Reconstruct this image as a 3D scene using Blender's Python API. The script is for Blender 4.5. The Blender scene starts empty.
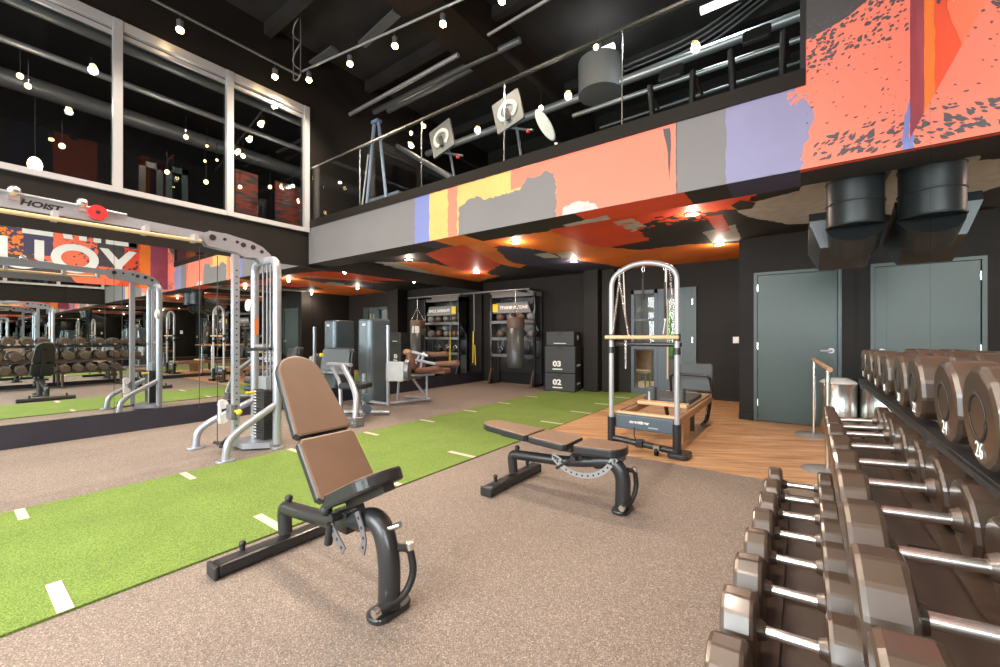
import bpy, math, random
from mathutils import Matrix, Vector
random.seed(7)
C = bpy.context.scene.collection
PI = math.pi
# ------------------------------------------------------------------ camera model
A = math.radians(36.19); F = 410.0; CX = 500.0; HY = 335.0; H = 1.25
def ray(px, py):
    u = (px-CX)/F
    return Vector((-math.sin(A)+u*math.cos(A), math.cos(A)+u*math.sin(A), -(py-HY)/F))
def at(px, py, x=None, y=None, z=None):
    """the world point on the plane x=, y= or z= that the pixel looks at"""
    d = ray(px, py)
    if x is not None: t = x/d.x
    elif y is not None: t = y/d.y
    else: t = (z-H)/d.z
    return Vector((d.x*t, d.y*t, H+d.z*t))

# ------------------------------------------------------------------ materials
MATS = {}
def mat(name, col, rough=0.5, metal=0.0, noise=None, bump=None, spec=None, emit=None, estr=0.0, coat=0.0):
    m = bpy.data.materials.new(name); m.use_nodes = True
    nt = m.node_tree; b = nt.nodes['Principled BSDF']
    b.inputs['Base Color'].default_value = (*col, 1); b.inputs['Roughness'].default_value = rough
    b.inputs['Metallic'].default_value = metal
    if spec is not None: b.inputs['Specular IOR Level'].default_value = spec
    if coat: b.inputs['Coat Weight'].default_value = coat; b.inputs['Coat Roughness'].default_value = 0.12
    if emit: b.inputs['Emission Color'].default_value = (*emit, 1); b.inputs['Emission Strength'].default_value = estr
    tc = nt.nodes.new('ShaderNodeTexCoord')
    if noise:
        sc, amt = noise
        n = nt.nodes.new('ShaderNodeTexNoise'); n.inputs['Scale'].default_value = sc; n.inputs['Detail'].default_value = 6
        nt.links.new(tc.outputs['Object'], n.inputs['Vector'])
        r = nt.nodes.new('ShaderNodeValToRGB')
        r.color_ramp.elements[0].position = .3; r.color_ramp.elements[1].position = .7
        r.color_ramp.elements[0].color = (*[c*(1-amt) for c in col], 1)
        r.color_ramp.elements[1].color = (*[min(1, c*(1+amt)) for c in col], 1)
        nt.links.new(n.outputs['Fac'], r.inputs['Fac']); nt.links.new(r.outputs['Color'], b.inputs['Base Color'])
    if bump:
        sc, st = bump
        n = nt.nodes.new('ShaderNodeTexNoise'); n.inputs['Scale'].default_value = sc; n.inputs['Detail'].default_value = 4
        nt.links.new(tc.outputs['Object'], n.inputs['Vector'])
        bp = nt.nodes.new('ShaderNodeBump'); bp.inputs['Strength'].default_value = st; bp.inputs['Distance'].default_value = 0.004
        nt.links.new(n.outputs['Fac'], bp.inputs['Height']); nt.links.new(bp.outputs['Normal'], b.inputs['Normal'])
    MATS[name] = m; return m

mat('wall_black', (.026, .024, .023), .6, noise=(3, .12), bump=(90, .15), spec=.15)
mat('wall_brown_black', (.013, .011, .010), .55, noise=(2, .15), spec=.15)
mat('wall_charcoal', (.024, .022, .021), .6, noise=(2, .1), bump=(90, .15), spec=.15)
mat('ceiling_black', (.026, .0235, .022), .8, noise=(2, .2), spec=.15)
mat('beam_brown', (.020, .014, .010), .7, noise=(2, .2), spec=.15)
mat('base_navy', (.018, .018, .028), .4, noise=(4, .15))
mat('cap_dark', (.014, .011, .009), .5, spec=.15)
mat('door_teal', (.034, .060, .054), .38, noise=(1.5, .08))
mat('frame_teal', (.05, .08, .08), .4)
mat('white_metal', (.46, .46, .47), .35, 0.3)
mat('white_plastic', (.75, .74, .72), .4)
mat('silver', (.40, .43, .48), .30, .5, noise=(30, .04))
mat('silver_dark', (.20, .20, .215), .35, .5)
mat('shroud', (.12, .15, .17), .25, .3, noise=(2, .1))
mat('chrome', (.86, .84, .82), .27, 1.0)
mat('steel_brushed', (.72, .71, .68), .25, 1.0)
mat('pipe_grey', (.16, .165, .17), .45, .5)
mat('pipe_light', (.38, .39, .40), .4, .6)
mat('black_metal', (.020, .021, .023), .38, .1, coat=.25)
mat('black_rubber', (.016, .016, .016), .55)
mat('head_rubber', (.044, .026, .015), .36, 0, noise=(14, .12), spec=1.0, coat=.45)
mat('rack_metal', (.065, .042, .030), .40, .2, spec=.7)
mat('brown_vinyl', (.165, .102, .066), .42, noise=(5, .08), bump=(240, .12))
mat('black_vinyl', (.018, .020, .022), .36, bump=(240, .12))
mat('grey_vinyl', (.06, .072, .078), .5, bump=(200, .1))
mat('slate_paint', (.075, .105, .135), .4)
mat('light_wood', (.62, .43, .24), .45, noise=(9, .15))
mat('tan_wood', (.42, .24, .12), .45, noise=(9, .2))
mat('brown_pad', (.16, .075, .045), .5, noise=(6, .1))
mat('white_paint', (.86, .86, .84), .6)
mat('white_text', (.85, .85, .82), .5)
mat('red_plastic', (.65, .03, .03), .3)
mat('yellow', (.75, .55, .02), .45)
mat('orange_plastic', (.75, .18, .02), .4)
mat('rope_white', (.72, .70, .66), .7)
mat('duct_black', (.030, .034, .035), .36, .35, noise=(3, .15))
mat('box_black', (.028, .031, .033), .55, bump=(120, .15))
mat('bag_grey', (.055, .060, .060), .35, noise=(4, .15))
mat('brown_leather', (.10, .06, .04), .45)
mat('blue_grey', (.16, .22, .32), .5)
mat('pale_grey', (.45, .48, .48), .55, noise=(5, .12))
mat('mid_grey', (.20, .20, .20), .6)
mat('red_poster', (.32, .07, .05), .6)
mat('green_leaf', (.10, .30, .06), .6, noise=(8, .5))
mat('lilac', (.35, .33, .55), .6)
mat('cream', (.62, .50, .32), .6)
mat('tick_white', (.50, .43, .36), .85)
# murals
mat('m_salmon', (.84, .195, .125), .6, noise=(1.3, .05))
mat('m_coral', (.88, .165, .085), .6)
mat('m_red', (.78, .075, .022), .6, noise=(1.4, .12))  # on underside and lower ceiling: the face's salmon with shade painted in
mat('m_orange', (.82, .20, .025), .6, noise=(1.8, .12))
mat('m_yellow', (.74, .42, .13), .6, noise=(3, .1))
mat('m_lavender', (.23, .225, .37), .6, noise=(2, .05))
mat('m_blue', (.17, .20, .45), .6)
mat('m_navy', (.050, .045, .095), .6, noise=(3, .2))
mat('m_grey', (.175, .168, .17), .6, noise=(2, .04))
mat('m_dabs', (.075, .07, .078), .6)
mat('m_charcoal', (.060, .056, .056), .6)
mat('m_black', (.022, .018, .018), .6)
mat('m_purple', (.28, .055, .10), .6, noise=(3, .2))
mat('m_white', (.48, .46, .44), .6, noise=(9, .12))
mat('bulb', (1, .8, .5), .4, emit=(1.0, .66, .30), estr=38)
mat('bulb_dim', (1, .8, .5), .4, emit=(1.0, .60, .28), estr=12)
mat('down_disc', (1, .9, .8), .4, emit=(1.0, .80, .62), estr=26)
mat('tube_disc', (1, 1, 1), .4, emit=(.9, .95, 1.0), estr=5)
mat('outdoor_green', (.2, .4, .15), .8, noise=(6, .6))

def glass(name, col, alpha_mix, rough=0.0):
    m = bpy.data.materials.new(name); m.use_nodes = True; nt = m.node_tree
    nt.nodes.remove(nt.nodes['Principled BSDF'])
    out = nt.nodes['Material Output']
    tr = nt.nodes.new('ShaderNodeBsdfTransparent'); tr.inputs['Color'].default_value = (*col, 1)
    gl = nt.nodes.new('ShaderNodeBsdfGlossy'); gl.inputs['Roughness'].default_value = rough
    mx = nt.nodes.new('ShaderNodeMixShader'); lw = nt.nodes.new('ShaderNodeLayerWeight'); lw.inputs['Blend'].default_value = .5; fr = nt.nodes.new('ShaderNodeMath'); fr.operation = 'POWER'; fr.inputs[1].default_value = 4.5; nt.links.new(lw.outputs['Facing'], fr.inputs[0])
    ad = nt.nodes.new('ShaderNodeMath'); ad.operation = 'ADD'; ad.inputs[1].default_value = alpha_mix; ad.use_clamp = True
    nt.links.new(fr.outputs[0], ad.inputs[0]); nt.links.new(ad.outputs[0], mx.inputs[0])
    nt.links.new(tr.outputs[0], mx.inputs[1]); nt.links.new(gl.outputs[0], mx.inputs[2]); nt.links.new(mx.outputs[0], out.inputs['Surface'])
    MATS[name] = m
glass('glass_clear', (.93, .96, .95), .03)
glass('glass_dark', (.80, .82, .82), .06)
def mirror_mat():
    m = mat('mirror', (.83, .86, .85), .0, 1.0); return m
mirror_mat()

def floor_mat():
    m = mat('rubber_floor', (.3, .25, .22), .75); nt = m.node_tree; b = nt.nodes['Principled BSDF']
    tc = nt.nodes.new('ShaderNodeTexCoord')
    v = nt.nodes.new('ShaderNodeTexVoronoi'); v.inputs['Scale'].default_value = 230
    n = nt.nodes.new('ShaderNodeTexNoise'); n.inputs['Scale'].default_value = 1.1; n.inputs['Detail'].default_value = 3
    nt.links.new(tc.outputs['Object'], v.inputs['Vector']); nt.links.new(tc.outputs['Object'], n.inputs['Vector'])
    s = nt.nodes.new('ShaderNodeSeparateColor'); nt.links.new(v.outputs['Color'], s.inputs[0])
    r = nt.nodes.new('ShaderNodeValToRGB'); e = r.color_ramp.elements
    e[0].position = 0; e[0].color = (.120, .098, .080, 1)
    e[1].position = 1; e[1].color = (.42, .36, .31, 1)
    for p, c in ((.25, (.17, .138, .118, 1)), (.7, (.23, .188, .16, 1)), (.9, (.32, .265, .225, 1))):
        k = e.new(p); k.color = c
    nt.links.new(s.outputs[0], r.inputs['Fac'])
    mx = nt.nodes.new('ShaderNodeMixRGB'); mx.blend_type = 'MULTIPLY'; mx.inputs['Fac'].default_value = .22
    nt.links.new(r.outputs['Color'], mx.inputs['Color1']); nt.links.new(n.outputs['Fac'], mx.inputs['Color2'])
    nt.links.new(mx.outputs['Color'], b.inputs['Base Color'])
    bp = nt.nodes.new('ShaderNodeBump'); bp.inputs['Strength'].default_value = .25; bp.inputs['Distance'].default_value = .003
    nt.links.new(v.outputs['Distance'], bp.inputs['Height']); nt.links.new(bp.outputs['Normal'], b.inputs['Normal'])
floor_mat()
def turf_mat():
    m = mat('turf', (.2, .36, .05), .9); nt = m.node_tree; b = nt.nodes['Principled BSDF']
    tc = nt.nodes.new('ShaderNodeTexCoord')
    n = nt.nodes.new('ShaderNodeTexNoise'); n.inputs['Scale'].default_value = 130; n.inputs['Detail'].default_value = 3
    n2 = nt.nodes.new('ShaderNodeTexNoise'); n2.inputs['Scale'].default_value = 3
    nt.links.new(tc.outputs['Object'], n.inputs['Vector']); nt.links.new(tc.outputs['Object'], n2.inputs['Vector'])
    r = nt.nodes.new('ShaderNodeValToRGB'); e = r.color_ramp.elements
    e[0].position = .3; e[0].color = (.075, .148, .016, 1); e[1].position = .72; e[1].color = (.235, .345, .06, 1)
    nt.links.new(n.outputs['Fac'], r.inputs['Fac'])
    mx = nt.nodes.new('ShaderNodeMixRGB'); mx.blend_type = 'MULTIPLY'; mx.inputs['Fac'].default_value = .3
    nt.links.new(r.outputs['Color'], mx.inputs['Color1']); nt.links.new(n2.outputs['Fac'], mx.inputs['Color2'])
    nt.links.new(mx.outputs['Color'], b.inputs['Base Color'])
    bp = nt.nodes.new('ShaderNodeBump'); bp.inputs['Strength'].default_value = .7; bp.inputs['Distance'].default_value = .01
    nt.links.new(n.outputs['Fac'], bp.inputs['Height']); nt.links.new(bp.outputs['Normal'], b.inputs['Normal'])
turf_mat()
def wood_mat():
    m = mat('wood_floor', (.5, .3, .15), .42); nt = m.node_tree; b = nt.nodes['Principled BSDF']
    tc = nt.nodes.new('ShaderNodeTexCoord')
    mp = nt.nodes.new('ShaderNodeMapping'); mp.inputs['Rotation'].default_value = (0, 0, math.radians(-28))
    nt.links.new(tc.outputs['Object'], mp.inputs['Vector'])
    br = nt.nodes.new('ShaderNodeTexBrick'); br.inputs['Scale'].default_value = 1
    br.inputs['Brick Width'].default_value = 1.2; br.inputs['Row Height'].default_value = .14; br.inputs['Mortar Size'].default_value = .0015
    br.inputs['Color1'].default_value = (.56, .315, .155, 1); br.inputs['Color2'].default_value = (.68, .42, .225, 1); br.inputs['Mortar'].default_value = (.22, .11, .05, 1)
    nt.links.new(mp.outputs['Vector'], br.inputs['Vector'])
    mp2 = nt.nodes.new('ShaderNodeMapping'); mp2.inputs['Scale'].default_value = (.9, 9, 1)
    nt.links.new(mp.outputs['Vector'], mp2.inputs['Vector'])
    n = nt.nodes.new('ShaderNodeTexNoise'); n.inputs['Scale'].default_value = 2.2; n.inputs['Detail'].default_value = 7
    nt.links.new(mp2.outputs['Vector'], n.inputs['Vector'])
    r = nt.nodes.new('ShaderNodeValToRGB'); r.color_ramp.elements[0].position = .3; r.color_ramp.elements[0].color = (.42, .37, .33, 1)
    r.color_ramp.elements[1].position = .68; r.color_ramp.elements[1].color = (1, 1, 1, 1)
    nt.links.new(n.outputs['Fac'], r.inputs['Fac'])
    mx = nt.nodes.new('ShaderNodeMixRGB'); mx.blend_type = 'MULTIPLY'; mx.inputs['Fac'].default_value = .9
    nt.links.new(br.outputs['Color'], mx.inputs['Color1']); nt.links.new(r.outputs['Color'], mx.inputs['Color2'])
    nt.links.new(mx.outputs['Color'], b.inputs['Base Color'])
wood_mat()
def poster_mat():
    m = mat('poster', (.3, .1, .08), .55); nt = m.node_tree; b = nt.nodes['Principled BSDF']
    tc = nt.nodes.new('ShaderNodeTexCoord'); mp = nt.nodes.new('ShaderNodeMapping')
    mp.inputs['Rotation'].default_value = (math.radians(35), 0, 0); mp.inputs['Scale'].default_value = (1, 1.2, 7)
    n = nt.nodes.new('ShaderNodeTexNoise'); n.inputs['Scale'].default_value = 2; n.inputs['Detail'].default_value = 5
    r = nt.nodes.new('ShaderNodeValToRGB'); r.color_ramp.elements[0].position = .44; r.color_ramp.elements[0].color = (.10, .10, .11, 1)
    r.color_ramp.elements[1].position = .56; r.color_ramp.elements[1].color = (.50, .09, .05, 1)
    nt.links.new(tc.outputs['Object'], mp.inputs['Vector']); nt.links.new(mp.outputs['Vector'], n.inputs['Vector'])
    nt.links.new(n.outputs['Fac'], r.inputs['Fac']); nt.links.new(r.outputs['Color'], b.inputs['Base Color'])
poster_mat()

# ------------------------------------------------------------------ mesh builder
def frame_to(p0, p1):
    d = (Vector(p1)-Vector(p0)); n = d.normalized()
    up = Vector((0, 0, 1)) if abs(n.z) < .95 else Vector((0, 1, 0))
    x = up.cross(n).normalized(); y = n.cross(x)
    return n, x, y
class MB:
    def __init__(s): s.v = []; s.f = []; s.sm = []; s.mi = []; s.M = Matrix.Identity(4); s.cur = 0
    def add(s, vs, fs, smooth=False):
        o = len(s.v); s.v += [s.M @ Vector(p) for p in vs]
        for f in fs: s.f.append([i+o for i in f]); s.sm.append(smooth); s.mi.append(s.cur)
        return s
    def box(s, x0, x1, y0, y1, z0, z1):
        if x0 > x1: x0, x1 = x1, x0
        if y0 > y1: y0, y1 = y1, y0
        if z0 > z1: z0, z1 = z1, z0
        vs = [(x, y, z) for z in (z0, z1) for x, y in ((x0, y0), (x1, y0), (x1, y1), (x0, y1))]
        return s.add(vs, [(3, 2, 1, 0), (4, 5, 6, 7), (0, 1, 5, 4), (1, 2, 6, 5), (2, 3, 7, 6), (3, 0, 4, 7)])
    def rbox(s, x0, x1, y0, y1, z0, z1, b=.01):
        """box whose edges are bevelled, extruded along z with chamfered rims"""
        hx, hy = (x1-x0)/2, (y1-y0)/2
        out = rrect(hx*2, hy*2, min(b*1.6, hx*.98, hy*.98), 3)
        M0 = s.M; s.M = M0 @ Matrix.Translation(((x0+x1)/2, (y0+y1)/2, (z0+z1)/2)); s.slab(out, z1-z0, b); s.M = M0; return s
    def slab(s, out, t, b=.008, crown=0.0, mats=None):
        """outline (2D, ccw) extruded along z, centred, rims bevelled"""
        n = len(out); b = min(b, t*.49)
        def ins(d):
            r = []
            for i in range(n):
                p, q, w = Vector(out[i-1]), Vector(out[i]), Vector(out[(i+1) % n])
                e1 = (q-p).normalized(); e2 = (w-q).normalized()
                n1 = Vector((-e1.y, e1.x)); n2 = Vector((-e2.y, e2.x)); m = (n1+n2)
                m = m.normalized() if m.length > 1e-6 else n1
                k = 1/max(.5, m.dot(n1)); r.append(q+m*d*k)
            return r
        levels = [(b, -t/2), (b*.3, -t/2+b*.3), (0, -t/2+b), (0, t/2-b), (b*.3, t/2-b*.3), (b, t/2)]
        if crown: levels += [(b*3.2, t/2+crown)]
        vs = []
        for d, z in levels:
            for p in ins(d): vs.append((p.x, p.y, z))
        o = len(s.v); s.v += [s.M @ Vector(p) for p in vs]
        L = len(levels)
        def addf(f, m): s.f.append([i+o for i in f]); s.sm.append(False); s.mi.append(m)
        m0, m1 = (mats if mats else (s.cur, s.cur))
        for l in range(L-1):
            for i in range(n):
                j = (i+1) % n
                addf((l*n+i, l*n+j, (l+1)*n+j, (l+1)*n+i), m1 if l >= 4 else m0)
        addf(tuple(range(n-1, -1, -1)), m0); addf(tuple((L-1)*n+i for i in range(n)), m1)
        return s
    def cyl(s, p0, p1, r, seg=16, r2=None, caps=True, smooth=True):
        p0, p1 = Vector(p0), Vector(p1); r2 = r if r2 is None else r2
        n, x, y = frame_to(p0, p1)
        ring = [(math.cos(2*PI*i/seg), math.sin(2*PI*i/seg)) for i in range(seg)]
        vs = [p0+x*(c*r)+y*(d*r) for c, d in ring]+[p1+x*(c*r2)+y*(d*r2) for c, d in ring]
        s.add(vs, [(i, (i+1) % seg, seg+(i+1) % seg, seg+i) for i in range(seg)], smooth)
        if caps:
            s.add(vs[:seg], [tuple(range(seg-1, -1, -1))]); s.add(vs[seg:], [tuple(range(seg))])
        return s
    def tube(s, pts, r, seg=12, rx=None, closed=False, ref=None, caps=True):
        """tube along points; rx = second half-width (elliptic section)"""
        P = [Vector(p) for p in pts]; n = len(P); rx = r if rx is None else rx
        vs = []; prev = None
        for i in range(n):
            if closed: d = P[(i+1) % n]-P[i-1]
            else: d = P[min(i+1, n-1)]-P[max(i-1, 0)]
            d.normalize()
            if ref is not None: x = Vector(ref); x = (x-d*x.dot(d)).normalized()
            elif prev is None:
                up = Vector((0, 0, 1)) if abs(d.z) < .9 else Vector((0, 1, 0)); x = (up-d*up.dot(d)).normalized()
            else: x = (prev-d*prev.dot(d)).normalized()
            prev = x; y = d.cross(x)
            for k in range(seg):
                a = 2*PI*k/seg; vs.append(P[i]+x*(math.cos(a)*rx)+y*(math.sin(a)*r))
        m = n if closed else n-1; fs = []
        for i in range(m):
            for k in range(seg):
                a = i*seg+k; b = i*seg+(k+1) % seg; c = ((i+1) % n)*seg+(k+1) % seg; e = ((i+1) % n)*seg+k
                fs.append((a, b, c, e))
        s.add(vs, fs, True)
        if caps and not closed:
            s.add(vs[:seg], [tuple(range(seg-1, -1, -1))]); s.add(vs[-seg:], [tuple(range(seg))])
        return s
    def sphere(s, c, r, sx=1, sy=1, sz=1, seg=14, rings=8):
        vs = []; fs = []
        for i in range(rings+1):
            th = PI*i/rings
            for k in range(seg):
                a = 2*PI*k/seg
                vs.append((c[0]+r*sx*math.sin(th)*math.cos(a), c[1]+r*sy*math.sin(th)*math.sin(a), c[2]+r*sz*math.cos(th)))
        for i in range(rings):
            for k in range(seg):
                fs.append((i*seg+k, (i+1)*seg+k, (i+1)*seg+(k+1) % seg, i*seg+(k+1) % seg))
        return s.add(vs, fs, True)
    def lathe(s, c, prof, seg=24):
        vs = []; fs = []; n = len(prof)
        for r, z in prof:
            for k in range(seg):
                a = 2*PI*k/seg; vs.append((c[0]+r*math.cos(a), c[1]+r*math.sin(a), c[2]+z))
        for i in range(n-1):
            for k in range(seg):
                fs.append((i*seg+k, i*seg+(k+1) % seg, (i+1)*seg+(k+1) % seg, (i+1)*seg+k))
        return s.add(vs, fs, True)
    def poly(s, pts): return s.add(pts, [tuple(range(len(pts)))])
    def prism(s, pts, nrm, t):
        """planar outline extruded by t along nrm"""
        P = [Vector(p) for p in pts]; N = Vector(nrm)*t; n = len(P)
        vs = P+[p+N for p in P]
        return s.add(vs, [tuple(range(n-1, -1, -1)), tuple(range(n, 2*n))]+[(i, (i+1) % n, n+(i+1) % n, n+i) for i in range(n)])
    def build(s, name, m, parent=None, flat_fix=False):
        off = Vector((0, 0, 0)); p = parent
        while p is not None:
            off = off+p.location; p = p.parent
        me = bpy.data.meshes.new(name)
        me.from_pydata([tuple(q-off) for q in s.v], [], s.f)
        for mm in (m if isinstance(m, (list, tuple)) else [m]): me.materials.append(MATS[mm])
        me.polygons.foreach_set('use_smooth', s.sm)
        me.polygons.foreach_set('material_index', s.mi)
        me.update()
        o = bpy.data.objects.new(name, me); C.objects.link(o)
        if parent is not None: o.parent = parent
        return o
def rrect(w, h, r, k=4):
    pts = []
    for cx, cy, a0 in ((w/2-r, h/2-r, 0), (-w/2+r, h/2-r, 90), (-w/2+r, -h/2+r, 180), (w/2-r, -h/2+r, 270)):
        for i in range(k+1):
            a = math.radians(a0+90*i/k); pts.append((cx+r*math.cos(a), cy+r*math.sin(a)))
    return pts
def arcpts(c, r, a0, a1, n, u, w):
    c = Vector(c); u = Vector(u); w = Vector(w)
    return [c+u*(r*math.cos(a0+(a1-a0)*i/n))+w*(r*math.sin(a0+(a1-a0)*i/n)) for i in range(n+1)]
def smooth_path(pts, r=.08, n=5):
    """polyline with its corners rounded"""
    P = [Vector(p) for p in pts]; out = [P[0]]
    for i in range(1, len(P)-1):
        a, b, c = P[i-1], P[i], P[i+1]
        d1 = (a-b); d2 = (c-b); k = min(r, d1.length*.48, d2.length*.48)
        p, q = b+d1.normalized()*k, b+d2.normalized()*k
        for j in range(n+1):
            t = j/n; out.append(p*(1-t)**2+b*2*t*(1-t)+q*t*t)
    out.append(P[-1]); return out
def tag(o, label=None, cat=None, group=None, kind=None):
    if label: o['label'] = label
    if cat: o['category'] = cat
    if group: o['group'] = group
    if kind: o['kind'] = kind
    return o
def thing(name, label, cat, loc=(0, 0, 0), group=None):
    o = bpy.data.objects.new(name, None); C.objects.link(o); o.location = loc; o.empty_display_size = .1
    return tag(o, label, cat, group)
def copy_tree(o, parent=None):
    c = o.copy(); C.objects.link(c); c.parent = parent
    for ch in list(o.children): copy_tree(ch, c)
    return c
def struct(name, mb, m, parent=None):
    o = mb.build(name, m, parent)
    if parent is None: o['kind'] = 'structure'
    return o
def text(name, body, size, M, m, parent=None, bold=.0, depth=.001, align='CENTER'):
    cu = bpy.data.curves.new(name, 'FONT'); cu.body = body; cu.size = size; cu.extrude = depth; cu.offset = bold
    cu.align_x = align; cu.align_y = 'CENTER'; cu.materials.append(MATS[m])
    o = bpy.data.objects.new(name, cu); C.objects.link(o)
    off = Vector((0, 0, 0)); p = parent
    while p is not None: off = off+p.location; p = p.parent
    bpy.context.view_layer.update()
    me = bpy.data.meshes.new_from_object(o, depsgraph=bpy.context.evaluated_depsgraph_get())
    bpy.data.objects.remove(o); me.name = name; me.transform(Matrix.Translation(-off) @ M)
    o = bpy.data.objects.new(name, me); C.objects.link(o)
    if parent is not None: o.parent = parent
    return o
def basis(o, x, y):
    x = Vector(x).normalized(); y = Vector(y).normalized(); z = x.cross(y)
    M = Matrix((x, y, z)).transposed().to_4x4(); return Matrix.Translation(o) @ M

def light(name, kind, P, energy, col=(1, .80, .58), size=.12, rot=None, **kw):
    l = bpy.data.lights.new(name, kind); l.energy = energy; l.color = col
    if kind == 'AREA':
        l.size = size
        if 'sy' in kw: l.shape = 'RECTANGLE'; l.size_y = kw['sy']
    elif kind == 'SPOT': l.spot_size = kw.get('cone', 2.2); l.spot_blend = .8; l.shadow_soft_size = size
    else: l.shadow_soft_size = size
    o = bpy.data.objects.new(name, l); C.objects.link(o); o.location = P
    if rot: o.rotation_euler = rot
    return o
# ------------------------------------------------------------------ room shell
XL, XR, YF, YB, YD = -7.0, 0.6, 3.85, 8.8, 7.03
Z0, ZC, ZU = 2.5, 2.68, 6.3          # beam underside, lower ceiling, upper ceiling
struct('floor', MB().box(-12.4, 1.0, -4.2, 9.2, -.12, 0), 'rubber_floor')
struct('floor_wood', MB().box(-2.66, XR-.005, 4.2, YB-.01, .0005, .004), 'wood_floor')
# left wall, lower part behind the mirror, dark band, posts of the upper window
struct('wall_left', MB().box(XL-.2, XL, -4.2, 9.0, 0, 3.05).box(XL-.2, XL, -4.2, 9.0, 5.24, ZU).box(XL-.2, XL, 3.86, 9.0, 3.05, 5.24), 'wall_brown_black')
b = MB().box(XL, XL+.03, -4.0, 8.79, 0, .262); struct('baseboard_left', b, 'base_navy')
struct('wall_back', MB().box(-7.2, -3.2, YB, YB+.2, 0, ZC).box(-1.64, XR+.2, YB, YB+.2, 0, ZC).box(-3.2, -1.64, YB, YB+.2, 2.2, ZC).box(-3.2, -2.93, YB, YB+.2, 0, 2.2), 'wall_charcoal')
struct('wall_door', MB().box(-.73, -.545, YD, YB-.01, 0, ZC-.001).box(.445, XR-.002, YD, YB-.01, 0, ZC-.001).box(-.545, .445, YD, YB-.01, 2.155, ZC-.001).box(-.545, .445, YD+.10, YB-.01, 0, 2.155), 'wall_charcoal')
struct('wall_column', MB().box(-3.86, -3.54, 8.42, YB-.005, 0, ZC-.001), 'wall_charcoal')
struct('wall_pier', MB().box(-3.5, -3.22, 8.56, YB-.005, 0, ZC-.001), 'wall_black')
struct('wall_right', MB().box(XR, XR+.2, -4.2, 9.2, 0, ZU), 'wall_black')
struct('wall_front', MB().box(-7.2, .8, -4.2, -4.0, 0, .5).box(-7.2, .8, -4.2, -4.0, 3.6, ZU).box(-7.2, -6.6, -4.2, -4.0, .5, 3.6).box(.2, .8, -4.2, -4.0, .5, 3.6), 'wall_charcoal')
f = MB()
for k in range(5):
    x = -6.6+k*1.7; f.box(x-.03, x+.03, -4.14, -4.04, .5, 3.6)
f.box(-6.6, .2, -4.14, -4.04, .5, .56).box(-6.6, .2, -4.14, -4.04, 3.54, 3.6).box(-6.6, .2, -4.14, -4.04, 2.5, 2.55)
w = struct('window_1', f, 'frame_teal')  # unseen window, added to bring fill light in from behind the camera
struct('window_pane', MB().box(-6.6, .2, -4.10, -4.095, .56, 3.54), 'glass_clear', w)
struct('ceiling', MB().box(-12.4, .8, -4.2, 9.2, ZU, ZU+.1), 'ceiling_black')
struct('ceiling_lower', MB().box(XL, XR, YF+.42, YB, ZC, ZC+.3), 'm_black')
# mezzanine edge beam: face, underside, dark cap
struct('wall_mezzanine', MB().box(XL, XR-.001, YF, YF+.42, Z0, 3.13), 'm_grey')
struct('floor_mezzanine', MB().box(XL, XR-.001, YF+.42, 9.0, 2.98, 3.13), 'wall_black')
struct('trim_cap', MB().box(XL, .03, YF-.02, YF+.25, 3.13, 3.255), 'cap_dark')
# solid painted wall right of the opening
struct('wall_mural_upper', MB().box(.035, XR-.001, YF, YF+.25, 3.13, ZU), 'm_salmon')
struct('trim_opening', MB().box(.0, .035, YF-.01, YF+.27, 3.255, ZU), 'black_metal')
struct('wall_mezzanine_back', MB().box(XL-.2, .8, 9.0, 9.2, 3.13, ZU), 'wall_black')
# baseboards of the back wall
struct('baseboard_back', MB().box(-1.62, -.74, YB-.015, YB, 0, .1).box(-.735, -.56, YD-.014, YD, 0, .1), 'wall_black')

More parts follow.
